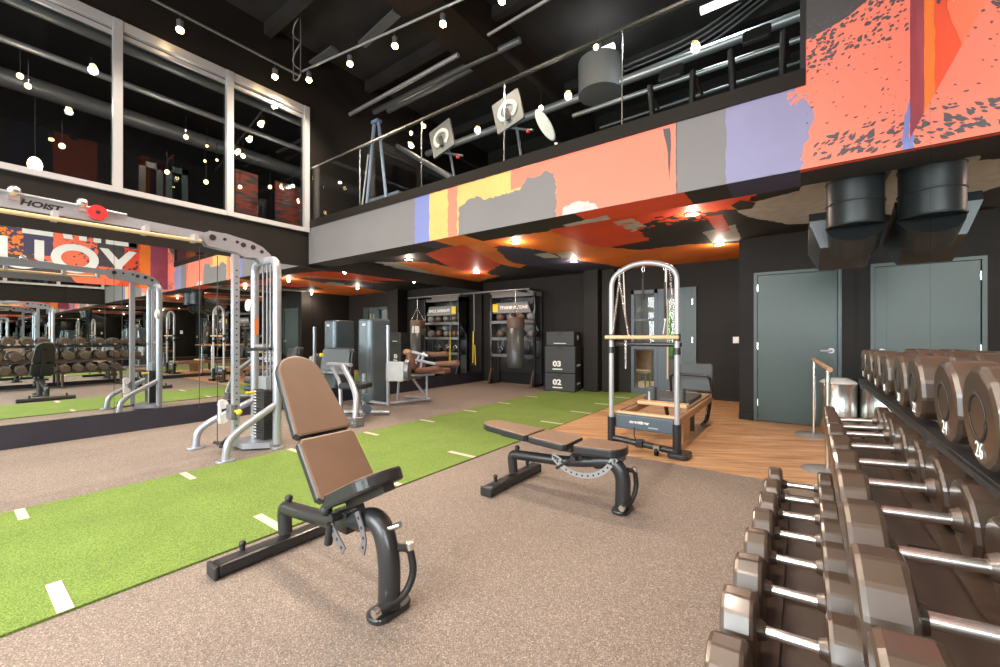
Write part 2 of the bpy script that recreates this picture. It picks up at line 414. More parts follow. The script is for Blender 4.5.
# ------------------------------------------------------------------ mural paint
def ragged(P, amp, step=.05, seed=1):
    rnd = random.Random(seed); out = []
    n = len(P)
    for i in range(n):
        a, b_ = P[i], P[(i+1) % n]; L = (b_-a).length; k = max(1, int(L/step))
        for j in range(k):
            q = a.lerp(b_, j/k)
            out.append(q+Vector([rnd.uniform(-amp, amp) for _ in range(3)]) if j else q.copy())
    return out
class Paint:
    """flat paint areas on a wall; every later one lies a hair above the earlier ones"""
    def __init__(s, axis, val, sign): s.axis = axis; s.val = val; s.sign = sign; s.k = 0; s.mb = MB(); s.mats = []; s.lim = None
    def put(s, pts, m, amp=0, seed=1, step=.05):
        P = [at(p[0], p[1], **{'xyz'[s.axis]: s.val}) if len(p) == 2 else Vector(p) for p in pts]
        if amp: P = ragged(P, amp, step, seed)
        s.k += 1; d = s.val+s.sign*(.0008+.0003*s.k)
        for p in P:
            if s.lim:
                for ax, lo, hi in s.lim: p[ax] = min(max(p[ax], lo), hi)
            p[s.axis] = d
        if m not in s.mats: s.mats.append(m)
        s.mb.cur = s.mats.index(m); s.mb.poly(P); return s
    def dabs(s, box, n, m, rmin, rmax, seed, stretch=1.8, tilt=.5, shared=True):
        """many small brush dabs of one colour in a world-space box (two in-plane axes)"""
        rnd = random.Random(seed); s.k += 1; ax = [i for i in range(3) if i != s.axis]
        if m not in s.mats: s.mats.append(m)
        s.mb.cur = s.mats.index(m); s.k += 1; d = s.val+s.sign*(.0008+.0003*s.k)
        for _ in range(n):
            cu = rnd.uniform(box[0], box[1]); cv = rnd.uniform(box[2], box[3]); r = rnd.uniform(rmin, rmax)**1
            a0 = tilt+rnd.uniform(-.5, .5); pts = []
            K = 9
            for k in range(K):
                a = 2*PI*k/K; rr = r*rnd.uniform(.45, 1.15); pu = math.cos(a)*rr*stretch; pv = math.sin(a)*rr
                q = [0, 0, 0]; q[s.axis] = d+s.sign*_*4e-6*1.0
                q[ax[0]] = min(max(cu+pu*math.cos(a0)-pv*math.sin(a0), box[0]), box[1]); q[ax[1]] = min(max(cv+pu*math.sin(a0)+pv*math.cos(a0), box[2]), box[3])
                pts.append(q)
            s.mb.poly(pts)
        return s
    def done(s, name, parent): return s.mb.build(name, s.mats, parent)
# face of the mezzanine beam, z 2.5 .. 3.13
p = Paint(1, YF, -1); p.lim = [(0, XL+.002, XR-.003), (2, Z0+.001, 3.129)]
def X(px, y=YF): return at(px, 200, y=y).x
def band(p, x0, x1, m, z0=Z0, z1=3.13, amp=0, seed=1): p.put([(x0, YF, z0), (x1, YF, z0), (x1, YF, z1), (x0, YF, z1)], m, amp, seed)
band(p, X(415), X(431), 'm_blue', amp=.012, seed=2)
band(p, X(429.5), X(560), 'm_yellow', amp=.010, seed=3)
band(p, X(448), X(457), 'm_salmon', amp=.012, seed=4)
band(p, X(511), X(678), 'm_salmon', z0=2.9, amp=.01, seed=5)
band(p, X(556), X(678), 'm_salmon', amp=.006, seed=6)
p.put([(459, 240), (459, 207), (472, 198), (477, 196), (484, 200), (520, 190), (527, 177), (538, 176), (545, 171), (554, 173), (556, 190), (556, 225)], 'm_grey', .014, 7, .03)
p.put([(663, 129), (667, 148), (670, 183), (671, 140), (670, 128)], 'm_dabs', .004, 8)
p.put([(676, 122), (731, 104), (728, 120), (727, 185), (676, 196)], 'm_dabs', .004, 8)
p.put([(560, 224), (563, 208), (575, 202), (588, 201), (597, 206), (600, 218)], 'm_white', .012, 9, .03)
band(p, X(677), X(727), 'm_grey', amp=.004, seed=10)
band(p, X(726), X(815), 'm_lavender', amp=.006, seed=11)
p.put([(801, 190), (803, 150), (810, 138), (813, 112), (808, 96), (795, 92), (797, 80), (930, 40), (930, 170)], 'm_salmon', .018, 12, .03)
fm = None
p.dabs((-.08, .10, 3.0, 3.12), 26, 'm_salmon', .008, .022, 21, 1.2)
p.dabs((.08, .42, 2.54, 2.72), 60, 'm_dabs', .005, .017, 22, 2.2)
p.dabs((.02, .59, 2.66, 3.12), 45, 'm_dabs', .002, .008, 23, 1.8)
p.dabs((.36, .58, 2.52, 2.74), 26, 'm_dabs', .005, .016, 24, 2.0)
p.put([(.555, YF, 2.5), (.597, YF, 2.5), (.597, YF, 2.85), (.585, YF, 2.78), (.56, YF, 2.6)], 'm_blue', .01, 25, .03)
p.done('mural_paint', bpy.data.objects['wall_mezzanine'])
# wall right of the opening, above the beam
p = Paint(1, YF, -1); p.lim = [(0, .036, XR-.003), (2, 3.13, ZU-.01)]
p.put([(.036, YF, 3.47), (.13, YF, 3.49), (.235, YF, 3.52), (.33, YF, 3.57), (.395, YF, 3.61), (.50, YF, 3.70), (.597, YF, 3.84), (.597, YF, 6.2), (.036, YF, 6.2)], 'm_charcoal', .008, 31)
p.dabs((.04, .59, 3.27, 3.60), 170, 'm_dabs', .005, .015, 32, 1.5)
p.dabs((.04, .20, 3.21, 3.45), 45, 'm_dabs', .005, .014, 33, 1.4)
p.dabs((.04, .59, 3.14, 3.4), 40, 'm_dabs', .002, .007, 34, 1.8)
p.done('mural_paint', bpy.data.objects['wall_mural_upper'])
# underside of the beam: face colours run round the edge, darkened by painted-in shade
p = Paint(2, Z0, -1); p.lim = [(0, XL+.002, XR-.003), (1, YF+.0005, YF+.419)]
def under(x0, x1, m, amp=.006, seed=1): p.put([(x0, YF, Z0), (x0, YF+.42, Z0), (x1, YF+.42, Z0), (x1, YF, Z0)], m, amp, seed)
under(XL, XR, 'm_black', 0)
under(X(415), X(433), 'm_navy', seed=2); under(X(433), X(462), 'm_orange', seed=3)
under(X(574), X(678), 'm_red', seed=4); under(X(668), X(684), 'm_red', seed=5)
p.put([(562, 225), (575, 229), (583, 231), (615, 224), (607, 215)], 'm_white', .01, 6, .03)
under(X(727), X(801), 'm_navy', seed=7)
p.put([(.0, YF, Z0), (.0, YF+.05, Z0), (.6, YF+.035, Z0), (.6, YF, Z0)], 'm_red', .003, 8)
p.done('mural_underside_shaded', bpy.data.objects['wall_mezzanine'])
# painted lower ceiling, its red a deeper salmon with the shade painted in
p = Paint(2, ZC, -1); p.lim = [(0, XL+.01, XR-.01), (1, YF+.43, YB-.01)]
p.put([(375, 262), (420, 262), (480, 272), (460, 283), (420, 276)], 'm_white', .05, 41, .06)
p.put([(395, 262), (425, 262), (500, 276), (470, 284)], 'm_orange', .04, 42, .06)
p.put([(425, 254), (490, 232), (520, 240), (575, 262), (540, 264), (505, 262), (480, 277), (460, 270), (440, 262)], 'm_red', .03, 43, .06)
p.put([(455, 240), (475, 236), (532, 262), (520, 268), (500, 264)], 'm_orange', .02, 44)
p.put([(430, 240), (470, 232), (485, 236), (440, 248)], 'm_navy', .02, 45)
p.put([(495, 247), (520, 241), (640, 262), (620, 276), (560, 270), (510, 262)], 'm_navy', .03, 46)
p.put([(480, 242), (520, 235), (620, 220), (760, 200), (760, 262), (700, 268), (640, 270), (590, 262), (540, 250)], 'm_orange', .03, 47)
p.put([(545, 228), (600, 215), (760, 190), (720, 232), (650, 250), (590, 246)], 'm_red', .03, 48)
p.put([(610, 247), (650, 240), (636, 228), (660, 216), (700, 213), (760, 205), (800, 215), (790, 236), (735, 243), (690, 244), (640, 250)], 'm_black', .03, 49)
p.dabs((-2.5, -.9, 4.9, 5.6), 150, 'm_red', .012, .05, 50, 1.5)
p.put([(612, 222), (632, 218), (646, 226), (632, 232)], 'm_white', .02, 51)
p.put([(702, 232), (735, 224), (742, 240), (712, 242)], 'm_white', .01, 52)
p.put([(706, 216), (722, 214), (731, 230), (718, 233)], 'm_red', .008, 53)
p.put([(733, 206), (760, 200), (800, 190), (812, 170), (1000, 140), (1000, 178), (900, 200), (830, 222), (790, 224), (750, 217), (738, 212)], 'm_white', .012, 54)
p.put([(731, 205), (740, 200), (756, 202), (752, 208), (738, 210)], 'm_black', .004, 55)
p.put([(740, 247), (790, 235), (870, 226), (860, 262), (745, 262)], 'm_orange', .02, 56)
p.put([(556, 253), (572, 250), (578, 256), (562, 258)], 'm_white', .01, 57)
p.put([(534, 254), (548, 252), (560, 257), (545, 258)], 'm_white', .01, 58)
p.done('mural_paint', bpy.data.objects['ceiling_lower'])
# right wall mural above the mirror (seen from the room and in the left mirror)
p = Paint(0, XR, -1); p.lim = [(1, -3.9, YF-.002), (2, 2.556, ZU-.01)]
def rw(y0, z0, y1, z1, m, amp=0, seed=1, step=.05): p.put([(XR, y0, z0), (XR, y1, z0), (XR, y1, z1), (XR, y0, z1)], m, amp, seed, step)
rw(-3.9, 2.55, YF, 6.2, 'm_coral')
rw(2.40, 3.02, 3.3, 6.2, 'm_charcoal', .015, 61)
rw(2.9, 2.9, 3.25, 3.6, 'm_red', .03, 62)
p.put([(XR, -.5, 2.5), (XR, 2.05, 2.5), (XR, 1.85, 2.8), (XR, 1.5, 3.05), (XR, 1.2, 3.2), (XR, -.5, 3.3)], 'm_charcoal', .01, 63)
rw(.55, 3.15, 1.62, 6.2, 'm_navy', .01, 64)
rw(.2, 3.1, .9, 6.2, 'm_charcoal', .03, 65)
p.put([(XR, 2.72, 2.5), (XR, 3.5, 2.5), (XR, 3.5, 6.2), (XR, 3.2, 6.2), (XR, 3.2, 3.3), (XR, 2.95, 2.82)], 'm_red', .015, 66, .04)
p.put([(XR, 3.22, 2.5), (XR, 3.52, 2.5), (XR, 3.50, 6.2), (XR, 3.26, 6.2)], 'm_orange', .02, 67, .04)
p.put([(XR, 3.46, 2.556), (XR, 3.849, 2.556), (XR, 3.849, 6.2), (XR, 3.46, 6.2)], 'm_purple', .010, 68, .04)
p.dabs((2.2, 3.2, 3.0, 3.9), 90, 'm_navy', .01, .05, 69, 1.3)
p.dabs((.6, 1.15, 3.1, 3.9), 110, 'm_orange', .01, .05, 70, 1.2)
p.dabs((1.8, 2.6, 2.9, 3.7), 70, 'm_navy', .006, .03, 71, 1.4)
# the lettering: YOU, read from the room, with the feet of a word above it
zt, zb = 3.50, 2.85
def bar(y0, z0, y1, z1): rw(y0, z0, y1, z1, 'm_white_text')
MATS['m_white_text'] = MATS['white_paint']
yc = 2.80
p.put([(XR, 3.17, zt), (XR, 3.00, zt), (XR, yc, 3.24), (XR, 2.60, zt), (XR, 2.43, zt), (XR, yc-.075, 3.06), (XR, yc-.075, zb), (XR, yc+.075, zb), (XR, yc+.075, 3.06)], 'm_white_text')
O = [(XR, 2.0+.42*math.cos(a), 3.15+.36*math.sin(a)) for a in [2*PI*i/40 for i in range(40)]]
I = [(XR, 2.0+.25*math.cos(a), 3.15+.20*math.sin(a)) for a in [2*PI*i/40 for i in range(40)]]
for i in range(40):
    j = (i+1) % 40; p.k = 40; p.put([O[i], O[j], I[j], I[i]], 'm_white_text')
p.k = 40
bar(1.32, 3.05, 1.475, zt); p.k = 40; bar(.76, 3.05, .915, zt)
for i in range(20):
    a0, a1 = PI+PI*i/20, PI+PI*(i+1)/20; p.k = 40
    q = lambda r, rz, a: (XR, 1.1175+r*math.cos(a), 3.06+rz*math.sin(a))
    p.put([q(.3575, .27, a0), q(.3575, .27, a1), q(.2025, .12, a1), q(.2025, .12, a0)], 'm_white_text')
zz = 3.62; p.k = 44
bar(2.55, zz, 3.16, zz+.13); p.k = 44; bar(3.0, zz, 3.16, zz+.8); p.k = 44
bar(2.32, zz, 2.46, zz+.8); p.k = 44; bar(2.06, zz, 2.2, zz+.8); p.k = 44
p.put([(XR, 1.96, zz), (XR, 1.80, zz), (XR, 1.62, zz+.8), (XR, 1.78, zz+.8)], 'm_white_text'); p.k = 44
bar(1.13, zz, 1.62, zz+.13); p.k = 44; bar(1.46, zz+.3, 1.62, zz+.8)
p.done('mural_paint', bpy.data.objects['wall_right'])

# ------------------------------------------------------------------ mirrors
where = ['behind the cable crossover beam, nearest the camera', 'behind the low wooden pull-up bar, left of the silver cable tower', 'reflecting the cable tower beside the silver uprights',
         'beside the curved-pad leg machine', 'behind the dark weight tower', 'behind the low seat with brown rollers', 'reflecting the ball shelves and punch bag', 'at the far corner by the ball shelves']
ys = [-1.30, 0.0, 1.30, 2.60, 3.90, 5.20, 6.50, 7.80, 8.70]
for i in range(8):
    o = MB().box(XL+.004, XL+.014, ys[i]+.002, ys[i+1]-.002, .266, 2.44).build('wall_mirror', 'mirror')
    tag(o, 'tall mirror panel '+where[i], 'mirror', 'mirror panels along the wall under the upstairs window')
ys = [-3.9, -2.4, -.98, .44, 1.84, 3.26, 4.68, 6.1, 7.02]
wr = ['far behind the camera', 'just behind the camera', 'beside the near end of the dumbbell rack', 'behind the nearest dumbbells', 'behind the middle of the dumbbell rack', 'behind the far end of the dumbbell rack', 'beside the black duct', 'beside the steel bin and green door']
for i in range(8):
    o = MB().box(XR-.014, XR-.004, ys[i]+.002, ys[i+1]-.002, .1, 2.55).build('wall_mirror', 'mirror')
    tag(o, 'mirror panel on the dumbbell wall '+wr[i], 'mirror', 'mirror panels along the dumbbell wall')

# ------------------------------------------------------------------ turf with hash marks
turf = MB().box(-4.48, -2.66, -3.9, 8.79, .0005, .012).build('turf_strip', 'turf')
tag(turf, 'long bright green artificial turf strip with pale hash marks', 'turf')
for k in range(-4, 9):
    y = .335+.955*k
    MB().box(-4.48, -4.21, y-.025, y+.025, .0121, .0135).build('hash_mark', 'tick_white', turf)
    MB().box(-3.01, -2.66, y-.028, y+.028, .0121, .0135).build('hash_mark', 'tick_white', turf)

# ------------------------------------------------------------------ upstairs window in the left wall
f = MB()
zs0, zs1 = 3.05, 5.24
f.box(XL-.02, XL+.05, -1.25, 3.84, zs0, zs0+.07).box(XL-.02, XL+.05, -1.25, 3.84, zs1-.12, zs1)
f.box(XL-.03, XL+.02, -1.25, 3.84, zs1-.2, zs1-.15)
for y in (.06, 1.33, 2.595, 3.79): f.box(XL-.02, XL+.06, y-.045, y+.045, zs0, zs1)
w = struct('window_2', f, 'white_metal')
for y0, y1 in ((.10, 1.285), (1.375, 2.55), (2.64, 3.745)): struct('window_pane', MB().box(XL-.012, XL-.004, y0, y1, zs0+.06, zs1-.1), 'glass_dark', w)
# the room behind it
struct('floor_upstairs_room', MB().box(-12.4, XL-.2, -1.5, 9, 2.9, 3.05), 'wall_black')
struct('wall_upstairs_room', MB().box(-12.4, -12.2, -4.2, 9.2, 0, ZU), 'wall_black')
for (a0, a1, l0) in ((236, 258, 'reddish grey mottled panel left of the dark doorway behind the upstairs window'), (276, 301, 'reddish grey mottled panel right of the dark doorway behind the upstairs window')):
    P0 = at(a0, 200, x=-9.5); P1 = at(a1, 200, x=-9.5)
    o = MB().box(-9.56, -9.5, P0.y, P1.y, 3.05, 4.72).build('mottled_panel', 'poster'); tag(o, l0, 'panel', 'mottled panels upstairs')
def doorframe(a0, a1, x, ztop, lab):
    y0 = at(a0, 200, x=x).y; y1 = at(a1, 200, x=x).y
    t = thing('glazed_door_frame', lab, 'door frame', (x, (y0+y1)/2, 3.05), 'pale door frames upstairs')
    MB().box(x-.05, x, y0, y0+.09, 3.05, ztop).box(x-.05, x, y1-.09, y1, 3.05, ztop).box(x-.05, x, y0, y1, ztop-.1, ztop).build('jamb', 'frame_teal', t)
    MB().box(x-.03, x-.02, y0+.09, y1-.09, 3.06, ztop-.1).build('pane', 'glass_dark', t)
doorframe(139, 163, -9.4, 4.35, 'pale green door frame behind the middle upstairs pane, by the pale post')
doorframe(166, 188, -9.4, 4.38, 'second pale green door frame behind the middle upstairs pane')
def bulb(px, py, lab, m='bulb_dim', r=.045, rod=.5, **kw):
    c = at(px, py, **kw)
    t = thing('pendant_bulb', lab, 'light', c+Vector((0, 0, rod)), 'small pendant bulbs upstairs')
    MB().cyl(c+Vector((0, 0, r)), c+Vector((0, 0, rod)), .006, 6).build('cord', 'black_metal', t)
    MB().sphere(c, r, 1, 1, 1.1, 10, 6).build('glowing_bulb', m, t)
    return t
for k, (px, py, xx, lab) in enumerate(((20, 76, -8.5, 'warm pendant bulb, first from the photo edge behind the upstairs glass'), (28, 86, -8.4, 'warm pendant bulb, low beside its twin near the photo edge'),
        (62, 146, -8.4, 'warm pendant bulb over the window sill, first pane'), (186, 137, -8.2, 'warm pendant bulb high in the middle upstairs pane'),
        (167, 172, -8.6, 'warm pendant bulb in front of the pale door frames'), (206, 182, -8.4, 'warm pendant bulb by the pale post upstairs'),
        (243, 156, -8.1, 'bright warm bulb high in the third upstairs pane'), (240, 187, -9.0, 'small warm bulb in front of the first mottled panel'),
        (270, 187, -9.0, 'small warm bulb at the dark doorway upstairs'), (293, 186, -9.0, 'small warm bulb in front of the second mottled panel'),
        (207, 146, -9.3, 'tiny bulb, upper of the cluster in the middle pane'), (217, 160, -9.3, 'tiny bulb, lowest right of the cluster in the middle pane'), (205, 161, -9.5, 'tiny bulb, lower left of the cluster in the middle pane'))):
    bulb(px, py, lab, 'bulb' if k in (6,) else 'bulb_dim', .035 if k < 10 else .022, .35, x=xx)
t = thing('pendant_bulb', 'large amber filament bulb behind the first upstairs pane', 'light', at(35, 165, x=-8.2)+Vector((0, 0, .9)), 'small pendant bulbs upstairs')
c = at(35, 165, x=-8.2); MB().cyl(c+Vector((0, 0, .1)), c+Vector((0, 0, .9)), .006, 6).build('cord', 'black_metal', t)
MB().sphere(c, .07, 1, 1, 1.5, 12, 8).build('glowing_bulb', 'bulb', t)
for lx, ly in ((-8.4, .8), (-8.4, 2.4), (-8.4, 4.2)): light('upstairs_lamp', 'POINT', (lx, ly, 4.7), 26, (1, .85, .7), .03)
for z, x, r, mm, lab in ((5.6, -8.2, .10, 'pipe_grey', 'thick grey pipe along the ceiling behind the upstairs window'), (5.35, -8.9, .05, 'pipe_light', 'thin light pipe under the thick one behind the upstairs window'), (5.1, -9.6, .14, 'pipe_grey', 'wide dull pipe, lowest behind the upstairs window')):
    o = MB().cyl((x, -1.4, z), (x, 8.9, z), r, 14).build('ceiling_pipe', mm); tag(o, lab, 'pipe', 'pipes behind the upstairs window')

# ------------------------------------------------------------------ glass railing on the mezzanine
rail = thing('glass_railing', 'clear glass balustrade with thin steel top rail on the mezzanine edge', 'railing', (-3.5, YF, 3.25))
xs = [-6.95, -5.55, -4.16, -2.775, -1.38, -.005]
for i in range(5): MB().box(xs[i]+.006, xs[i+1]-.006, YF+.02, YF+.032, 3.2, 4.17).build('glass_panel', 'glass_clear', rail)
MB().box(-6.97, .0, YF+.008, YF+.044, 4.17, 4.195).build('top_rail', 'steel_brushed', rail)
s = MB()
for x in xs[1:-1]: s.box(x-.004, x+.004, YF+.018, YF+.034, 3.24, 4.17)
s.build('joint_strip', 'steel_brushed', rail)

# ------------------------------------------------------------------ ceiling services over the tall room
o = MB().box(-4.45, -3.82, 1.0, 8.9, 5.7, ZU-.002).build('beam_dropped', 'beam_brown'); o['kind'] = 'structure'
def run(name, p0, p1, r, m, lab, cat='pipe', group='pipes under the tall ceiling'):
    o = MB().cyl(p0, p1, r, 14).build(name, m); return tag(o, lab, cat, group)
def at_z(px, py, z): return at(px, py, z=z)
run('ceiling_pipe', at(338, 121, z=5.5), at(458, 55, z=5.5), .035, 'pipe_light', 'light steel pipe running above the glass railing, near the corner')
run('ceiling_pipe', at(374, 112, z=5.62), at(520, 40, z=5.75), .05, 'pipe_grey', 'dull grey pipe beside the light steel pipe')
run('ceiling_pipe', at(488, 35, z=5.6), at(560, -8, z=5.6), .022, 'pipe_light', 'short bright pipe under the brown ceiling, above the railing')
run('ceiling_pipe', (-6.9, 6.6, 5.4), (.0, 6.6, 5.4), .07, 'pipe_light', 'long light pipe over the mezzanine floor')
run('ceiling_pipe', (-6.9, 5.5, 5.9), (-4.6, 5.5, 5.9), .05, 'pipe_grey', 'grey pipe over the mezzanine corner')
run('ceiling_pipe', at(378, 135, y=6.2), at(452, 178, y=5.1), .05, 'pipe_light', 'light pipe sloping behind the railing glass beside the blue frame')
run('ceiling_pipe', at(573, 116, y=6.0), at(806, 37, y=6.0), .035, 'pipe_light', 'silver pipe crossing behind the railing glass above the treadmills')
run('ceiling_pipe', at(600, 128, y=6.2), at(806, 60, y=6.2), .02, 'pipe_grey', 'thin pipe low behind the railing glass above the treadmills')
s = MB()
for k in range(4):
    P0 = at(600, 92-k*5, y=7.2); P1 = at(700, 52-k*6, y=7.2); P2 = at(806, -30-k*6, y=7.2); s.tube(smooth_path([P0, P1, P2], .5), .018, 8)
tag(s.build('conduit_run', 'pipe_grey'), 'bundle of parallel dark conduits curving over the treadmills', 'conduit')
for (a, b_, c_, d_, z, lab) in ((300, 74, 335, 50, 6.05, 'flat grey cable tray piece near the corner of the two walls'), (362, 46, 397, 14, 6.05, 'short flat grey cable tray above the warm spotlights')):
    P0 = at(a, b_, z=z); P1 = at(c_, d_, z=z); n, x, y = frame_to(P0, P1); w_ = x*.07
    o = MB().prism([P0-w_, P1-w_, P1+w_, P0+w_], (0, 0, 1), .04).build('cable_tray', 'pipe_grey'); tag(o, lab, 'cable tray', 'cable trays')
# ducts and joists give the dark ceiling relief
for k, (y, lab) in enumerate(((1.9, 'dark ceiling joist nearest the camera'), (3.1, 'dark ceiling joist over the turf, before the railing'), (5.0, 'dark ceiling joist just behind the railing'), (7.4, 'dark ceiling joist far over the mezzanine'))):
    o = MB().box(XL, XR, y, y+.12, 6.12, ZU-.001).build('beam_joist', 'ceiling_black'); o['kind'] = 'structure'
# hanging cable bundle
P = at(297, 78, z=5.3); s = MB()
for dx in (-.11, .11):
    s.tube([P+Vector((dx, 0, .02)), P+Vector((dx, 0, 1.0))], .009, 6)
s.tube([P+Vector((.11*math.cos(k*.7), .03*math.sin(k*.7), .05+k*.05)) for k in range(18)], .012, 6)
s.tube([P+Vector((-.11+.22*i/8, 0, .02-.05*math.sin(PI*i/8))) for i in range(9)], .012, 6)
tag(s.build('hanging_cable', 'pipe_grey'), 'looped cable bundle hanging from the ceiling near the corner', 'cable')

# track spotlights
def spotlight(P, lab, grp, drop=.10, m='bulb', r=.045):
    t = thing('track_spotlight', lab, 'light', P+Vector((0, 0, drop+.09)), grp)
    MB().cyl(P+Vector((0, 0, .02)), P+Vector((0, 0, .12)), .04, 12).build('lamp_can', 'silver_dark', t)
    MB().cyl(P+Vector((0, 0, .12)), P+Vector((0, 0, drop+.09)), .008, 6).build('stem', 'black_metal', t)
    MB().sphere(P, r, 1, 1, .9, 12, 6).build('glowing_lens', m, t)
g1 = 'spotlights on the slanting track above the railing'
T1 = [at(309, 80, z=5.4), at(350, 64, z=5.4), at(395, 46, z=5.4), at(443, 24, z=5.4), at(502, 1, z=5.4)]
for P, n in zip(T1, ('first from the corner, beside the cable bundle', 'second from the corner', 'third from the corner', 'fourth from the corner', 'last, at the upper photo border')):
    spotlight(P, 'glowing warm spotlight on the slanting track, '+n, g1)
    light('spot_lamp', 'SPOT', P+Vector((0, -.03, -.06)), 300, (1, .80, .60), .05, (math.radians(-12), 0, 0), cone=2.5)
d = Vector((0, 0, .22))
tag(MB().tube([T1[0]+d-Vector((.2, 0, 0)), T1[-1]+d+Vector((1.5, .2, 0))], .022, 4).build('light_track', 'pipe_light'), 'slanting light track carrying five warm spotlights above the railing', 'light track')
g2 = 'spotlights along the window wall'
T2 = [at(180, 30, z=5.3), at(275, 77, z=5.3)]
for P, n in zip(T2, ('above the middle pane', 'above the third pane near the corner')):
    spotlight(P, 'glowing warm spotlight over the window wall, '+n, g2)
    light('spot_lamp', 'SPOT', P+Vector((.03, 0, -.06)), 60, (1, .80, .60), .05, (0, math.radians(-30), 0), cone=2.0)
tag(MB().tube([Vector((T2[0].x, -3, 5.52)), Vector((T2[1].x, T2[1].y+.4, 5.52))], .022, 4).build('light_track', 'pipe_grey'), 'dark light track running along the window wall', 'light track')
# unseen track lamps added above and behind the camera to light the hall
T3 = [Vector((x, y, 5.4)) for y in (1.4, -1.2, -3.0) for x in (-5.2, -3.2, -1.2)]
for k, P in enumerate(T3):
    spotlight(P, 'added warm spotlight above the open floor, row %s, %s' % (('nearest the railing', 'over the benches', 'by the added window')[k//3], ('by the window wall', 'in the middle', 'by the dumbbell wall')[k % 3]), 'added spotlights above the open floor')
    light('spot_lamp', 'SPOT', P+Vector((0, 0, -.06)), 285 if k < 3 else 330, (1, .84, .70), .06, (0, 0, 0), cone=2.5)
# glimmers behind the railing glass
for px, py, lab in ((411, 133, 'tiny warm bulb deep behind the railing glass, upper of a pair'), (411, 146, 'tiny warm bulb deep behind the railing glass, lower of a pair'), (424, 126, 'warm bulb at the railing joint beside the ringed panel'), (541, 108, 'warm bulb behind the railing beside the second ringed panel'), (596, 47, 'warm bulb behind the railing above the pale drum')):
    t = bulb(px, py, lab, 'bulb' if px > 500 else 'bulb_dim', .035, .3, y=6.4 if py == 146 else 5.6)
    light('bulb_lamp', 'POINT', at(px, py, y=6.4 if py == 146 else 5.6)+Vector((0, 0, -.06)), 8, (1, .8, .6), .03); t['group'] = 'bulbs behind the railing'
for px, py, w_, y_, lab in ((602, 52, .42, 6.5, 'white tube light behind the railing above the pale drum'), (720, 4, .5, 6.5, 'white tube light at the upper photo border above the treadmills')):
    P = at(px, py, y=y_); o = MB().box(P.x-w_/2, P.x+w_/2, P.y-.04, P.y+.04, P.z-.02, P.z+.05).build('tube_light', 'tube_disc'); tag(o, lab, 'light', 'tube lights upstairs')
    light('tube_lamp', 'AREA', (P.x, P.y, P.z-.03), 60, (.9, .95, 1), w_, sy=.08)

# ------------------------------------------------------------------ machines upstairs
def px_box(px0, px1, y, z0, z1, dy, name, m, parent=None):
    x0 = at(px0, 200, y=y).x; x1 = at(px1, 200, y=y).x
    return MB().box(x0, x1, y, y+dy, z0, z1).build(name, m, parent)
def ringed(px, py, s_, tilt, lab):
    y = 4.7; c = at(px, py, y=y)
    t = thing('ringed_panel', lab, 'panel', (c.x, y+.2, 3.13), 'ringed panels behind the railing')
    M = Matrix.Translation(c) @ Matrix.Rotation(tilt, 4, 'Y') @ Matrix.Rotation(PI/2, 4, 'X')
    q = MB(); q.M = M; q.slab(rrect(s_, s_, .02, 2), .04, .006); q.build('backing', 'pipe_grey', t)
    ring = [(math.cos(a)*s_*.30, math.sin(a)*s_*.26, .026) for a in [math.radians(-60+300*i/18) for i in range(19)]]
    q = MB(); q.M = M; q.tube(ring, s_*.075, 8, rx=.010, ref=(0, 0, 1)) ; q.cur = 0; q.build('ring', 'pale_grey', t)
    q = MB(); q.M = M; q.box(-.03, .03, -s_*.3, .03, .022, .05); q.build('bracket', 'black_metal', t)
    q = MB(); q.tube(smooth_path([c+Vector((0, .02, 0)), c+Vector((.08, .1, -.2)), Vector((c.x+.12, y+.2, 3.6)), Vector((c.x+.05, y+.2, 3.13))], .1), .02, 8)
    q.tube([c+Vector((0, .05, -.2)), c+Vector((.35, .1, -.32))], .018, 8); q.build('arm', 'silver_dark', t)
    q = MB(); q.cyl(c+Vector((.30, .02, -.36)), c+Vector((.34, .02, -.36)), .022, 10); q.build('red_knob', 'red_plastic', t)
ringed(442, 139, .46, math.radians(-14), 'tilted square grey panel with a pale ring mark, nearer the blue frame')
ringed(508, 112, .46, math.radians(-14), 'tilted square grey panel with a pale ring mark, nearer the white paddle')
# blue tapering frame
y = 4.6; t = thing('tapered_frame_machine', 'tall tapering blue grey frame standing behind the railing corner', 'exercise machine', (at(377, 200, y=y).x, y, 3.13))
apex = at(376, 122, y=y); lo = at(366, 212, y=y); hi = at(386, 208, y=y)
for P0, P1 in ((Vector((lo.x-.05, y, 3.13)), apex-Vector((.05, 0, 0))), (Vector((hi.x+.08, y, 3.13)), apex+Vector((.07, 0, 0)))):
    MB().tube([P0, P1], .035, 4).build('upright', 'blue_grey', t)
MB().box(apex.x-.08, apex.x+.10, y-.05, y+.05, apex.z-.03, apex.z+.02).build('top_cap', 'blue_grey', t)
MB().tube([Vector((lo.x-.17, y-.03, 3.13)), apex-Vector((.18, .03, .55))], .018, 4).build('light_strip', 'white_metal', t)
MB().box(lo.x-.05, hi.x+.30, y+.02, y+.12, 3.13, 3.72).build('lower_panel', 'slate_paint', t)
# white paddle
y = 4.6; c = at(545, 125, y=y); t = thing('paddle_plate', 'pale elongated oval plate tilting on a small foot behind the railing', 'equipment', (c.x, y, 3.13))
M = Matrix.Translation(c) @ Matrix.Rotation(math.radians(-30), 4, 'Y') @ Matrix.Rotation(PI/2, 4, 'X')
q = MB(); q.M = M; q.slab([(math.cos(2*PI*i/24)*.075, math.sin(2*PI*i/24)*.27) for i in range(24)], .03, .008); q.build('oval_plate', 'pale_grey', t)
ft = at(556, 143, y=y); q = MB(); q.lathe((ft.x, y, 3.13), [(0, 0), (.16, 0), (.14, .05), (.03, .09), (.02, ft.z-3.13), (0, ft.z-3.13)], 16); q.build('foot', 'white_plastic', t)
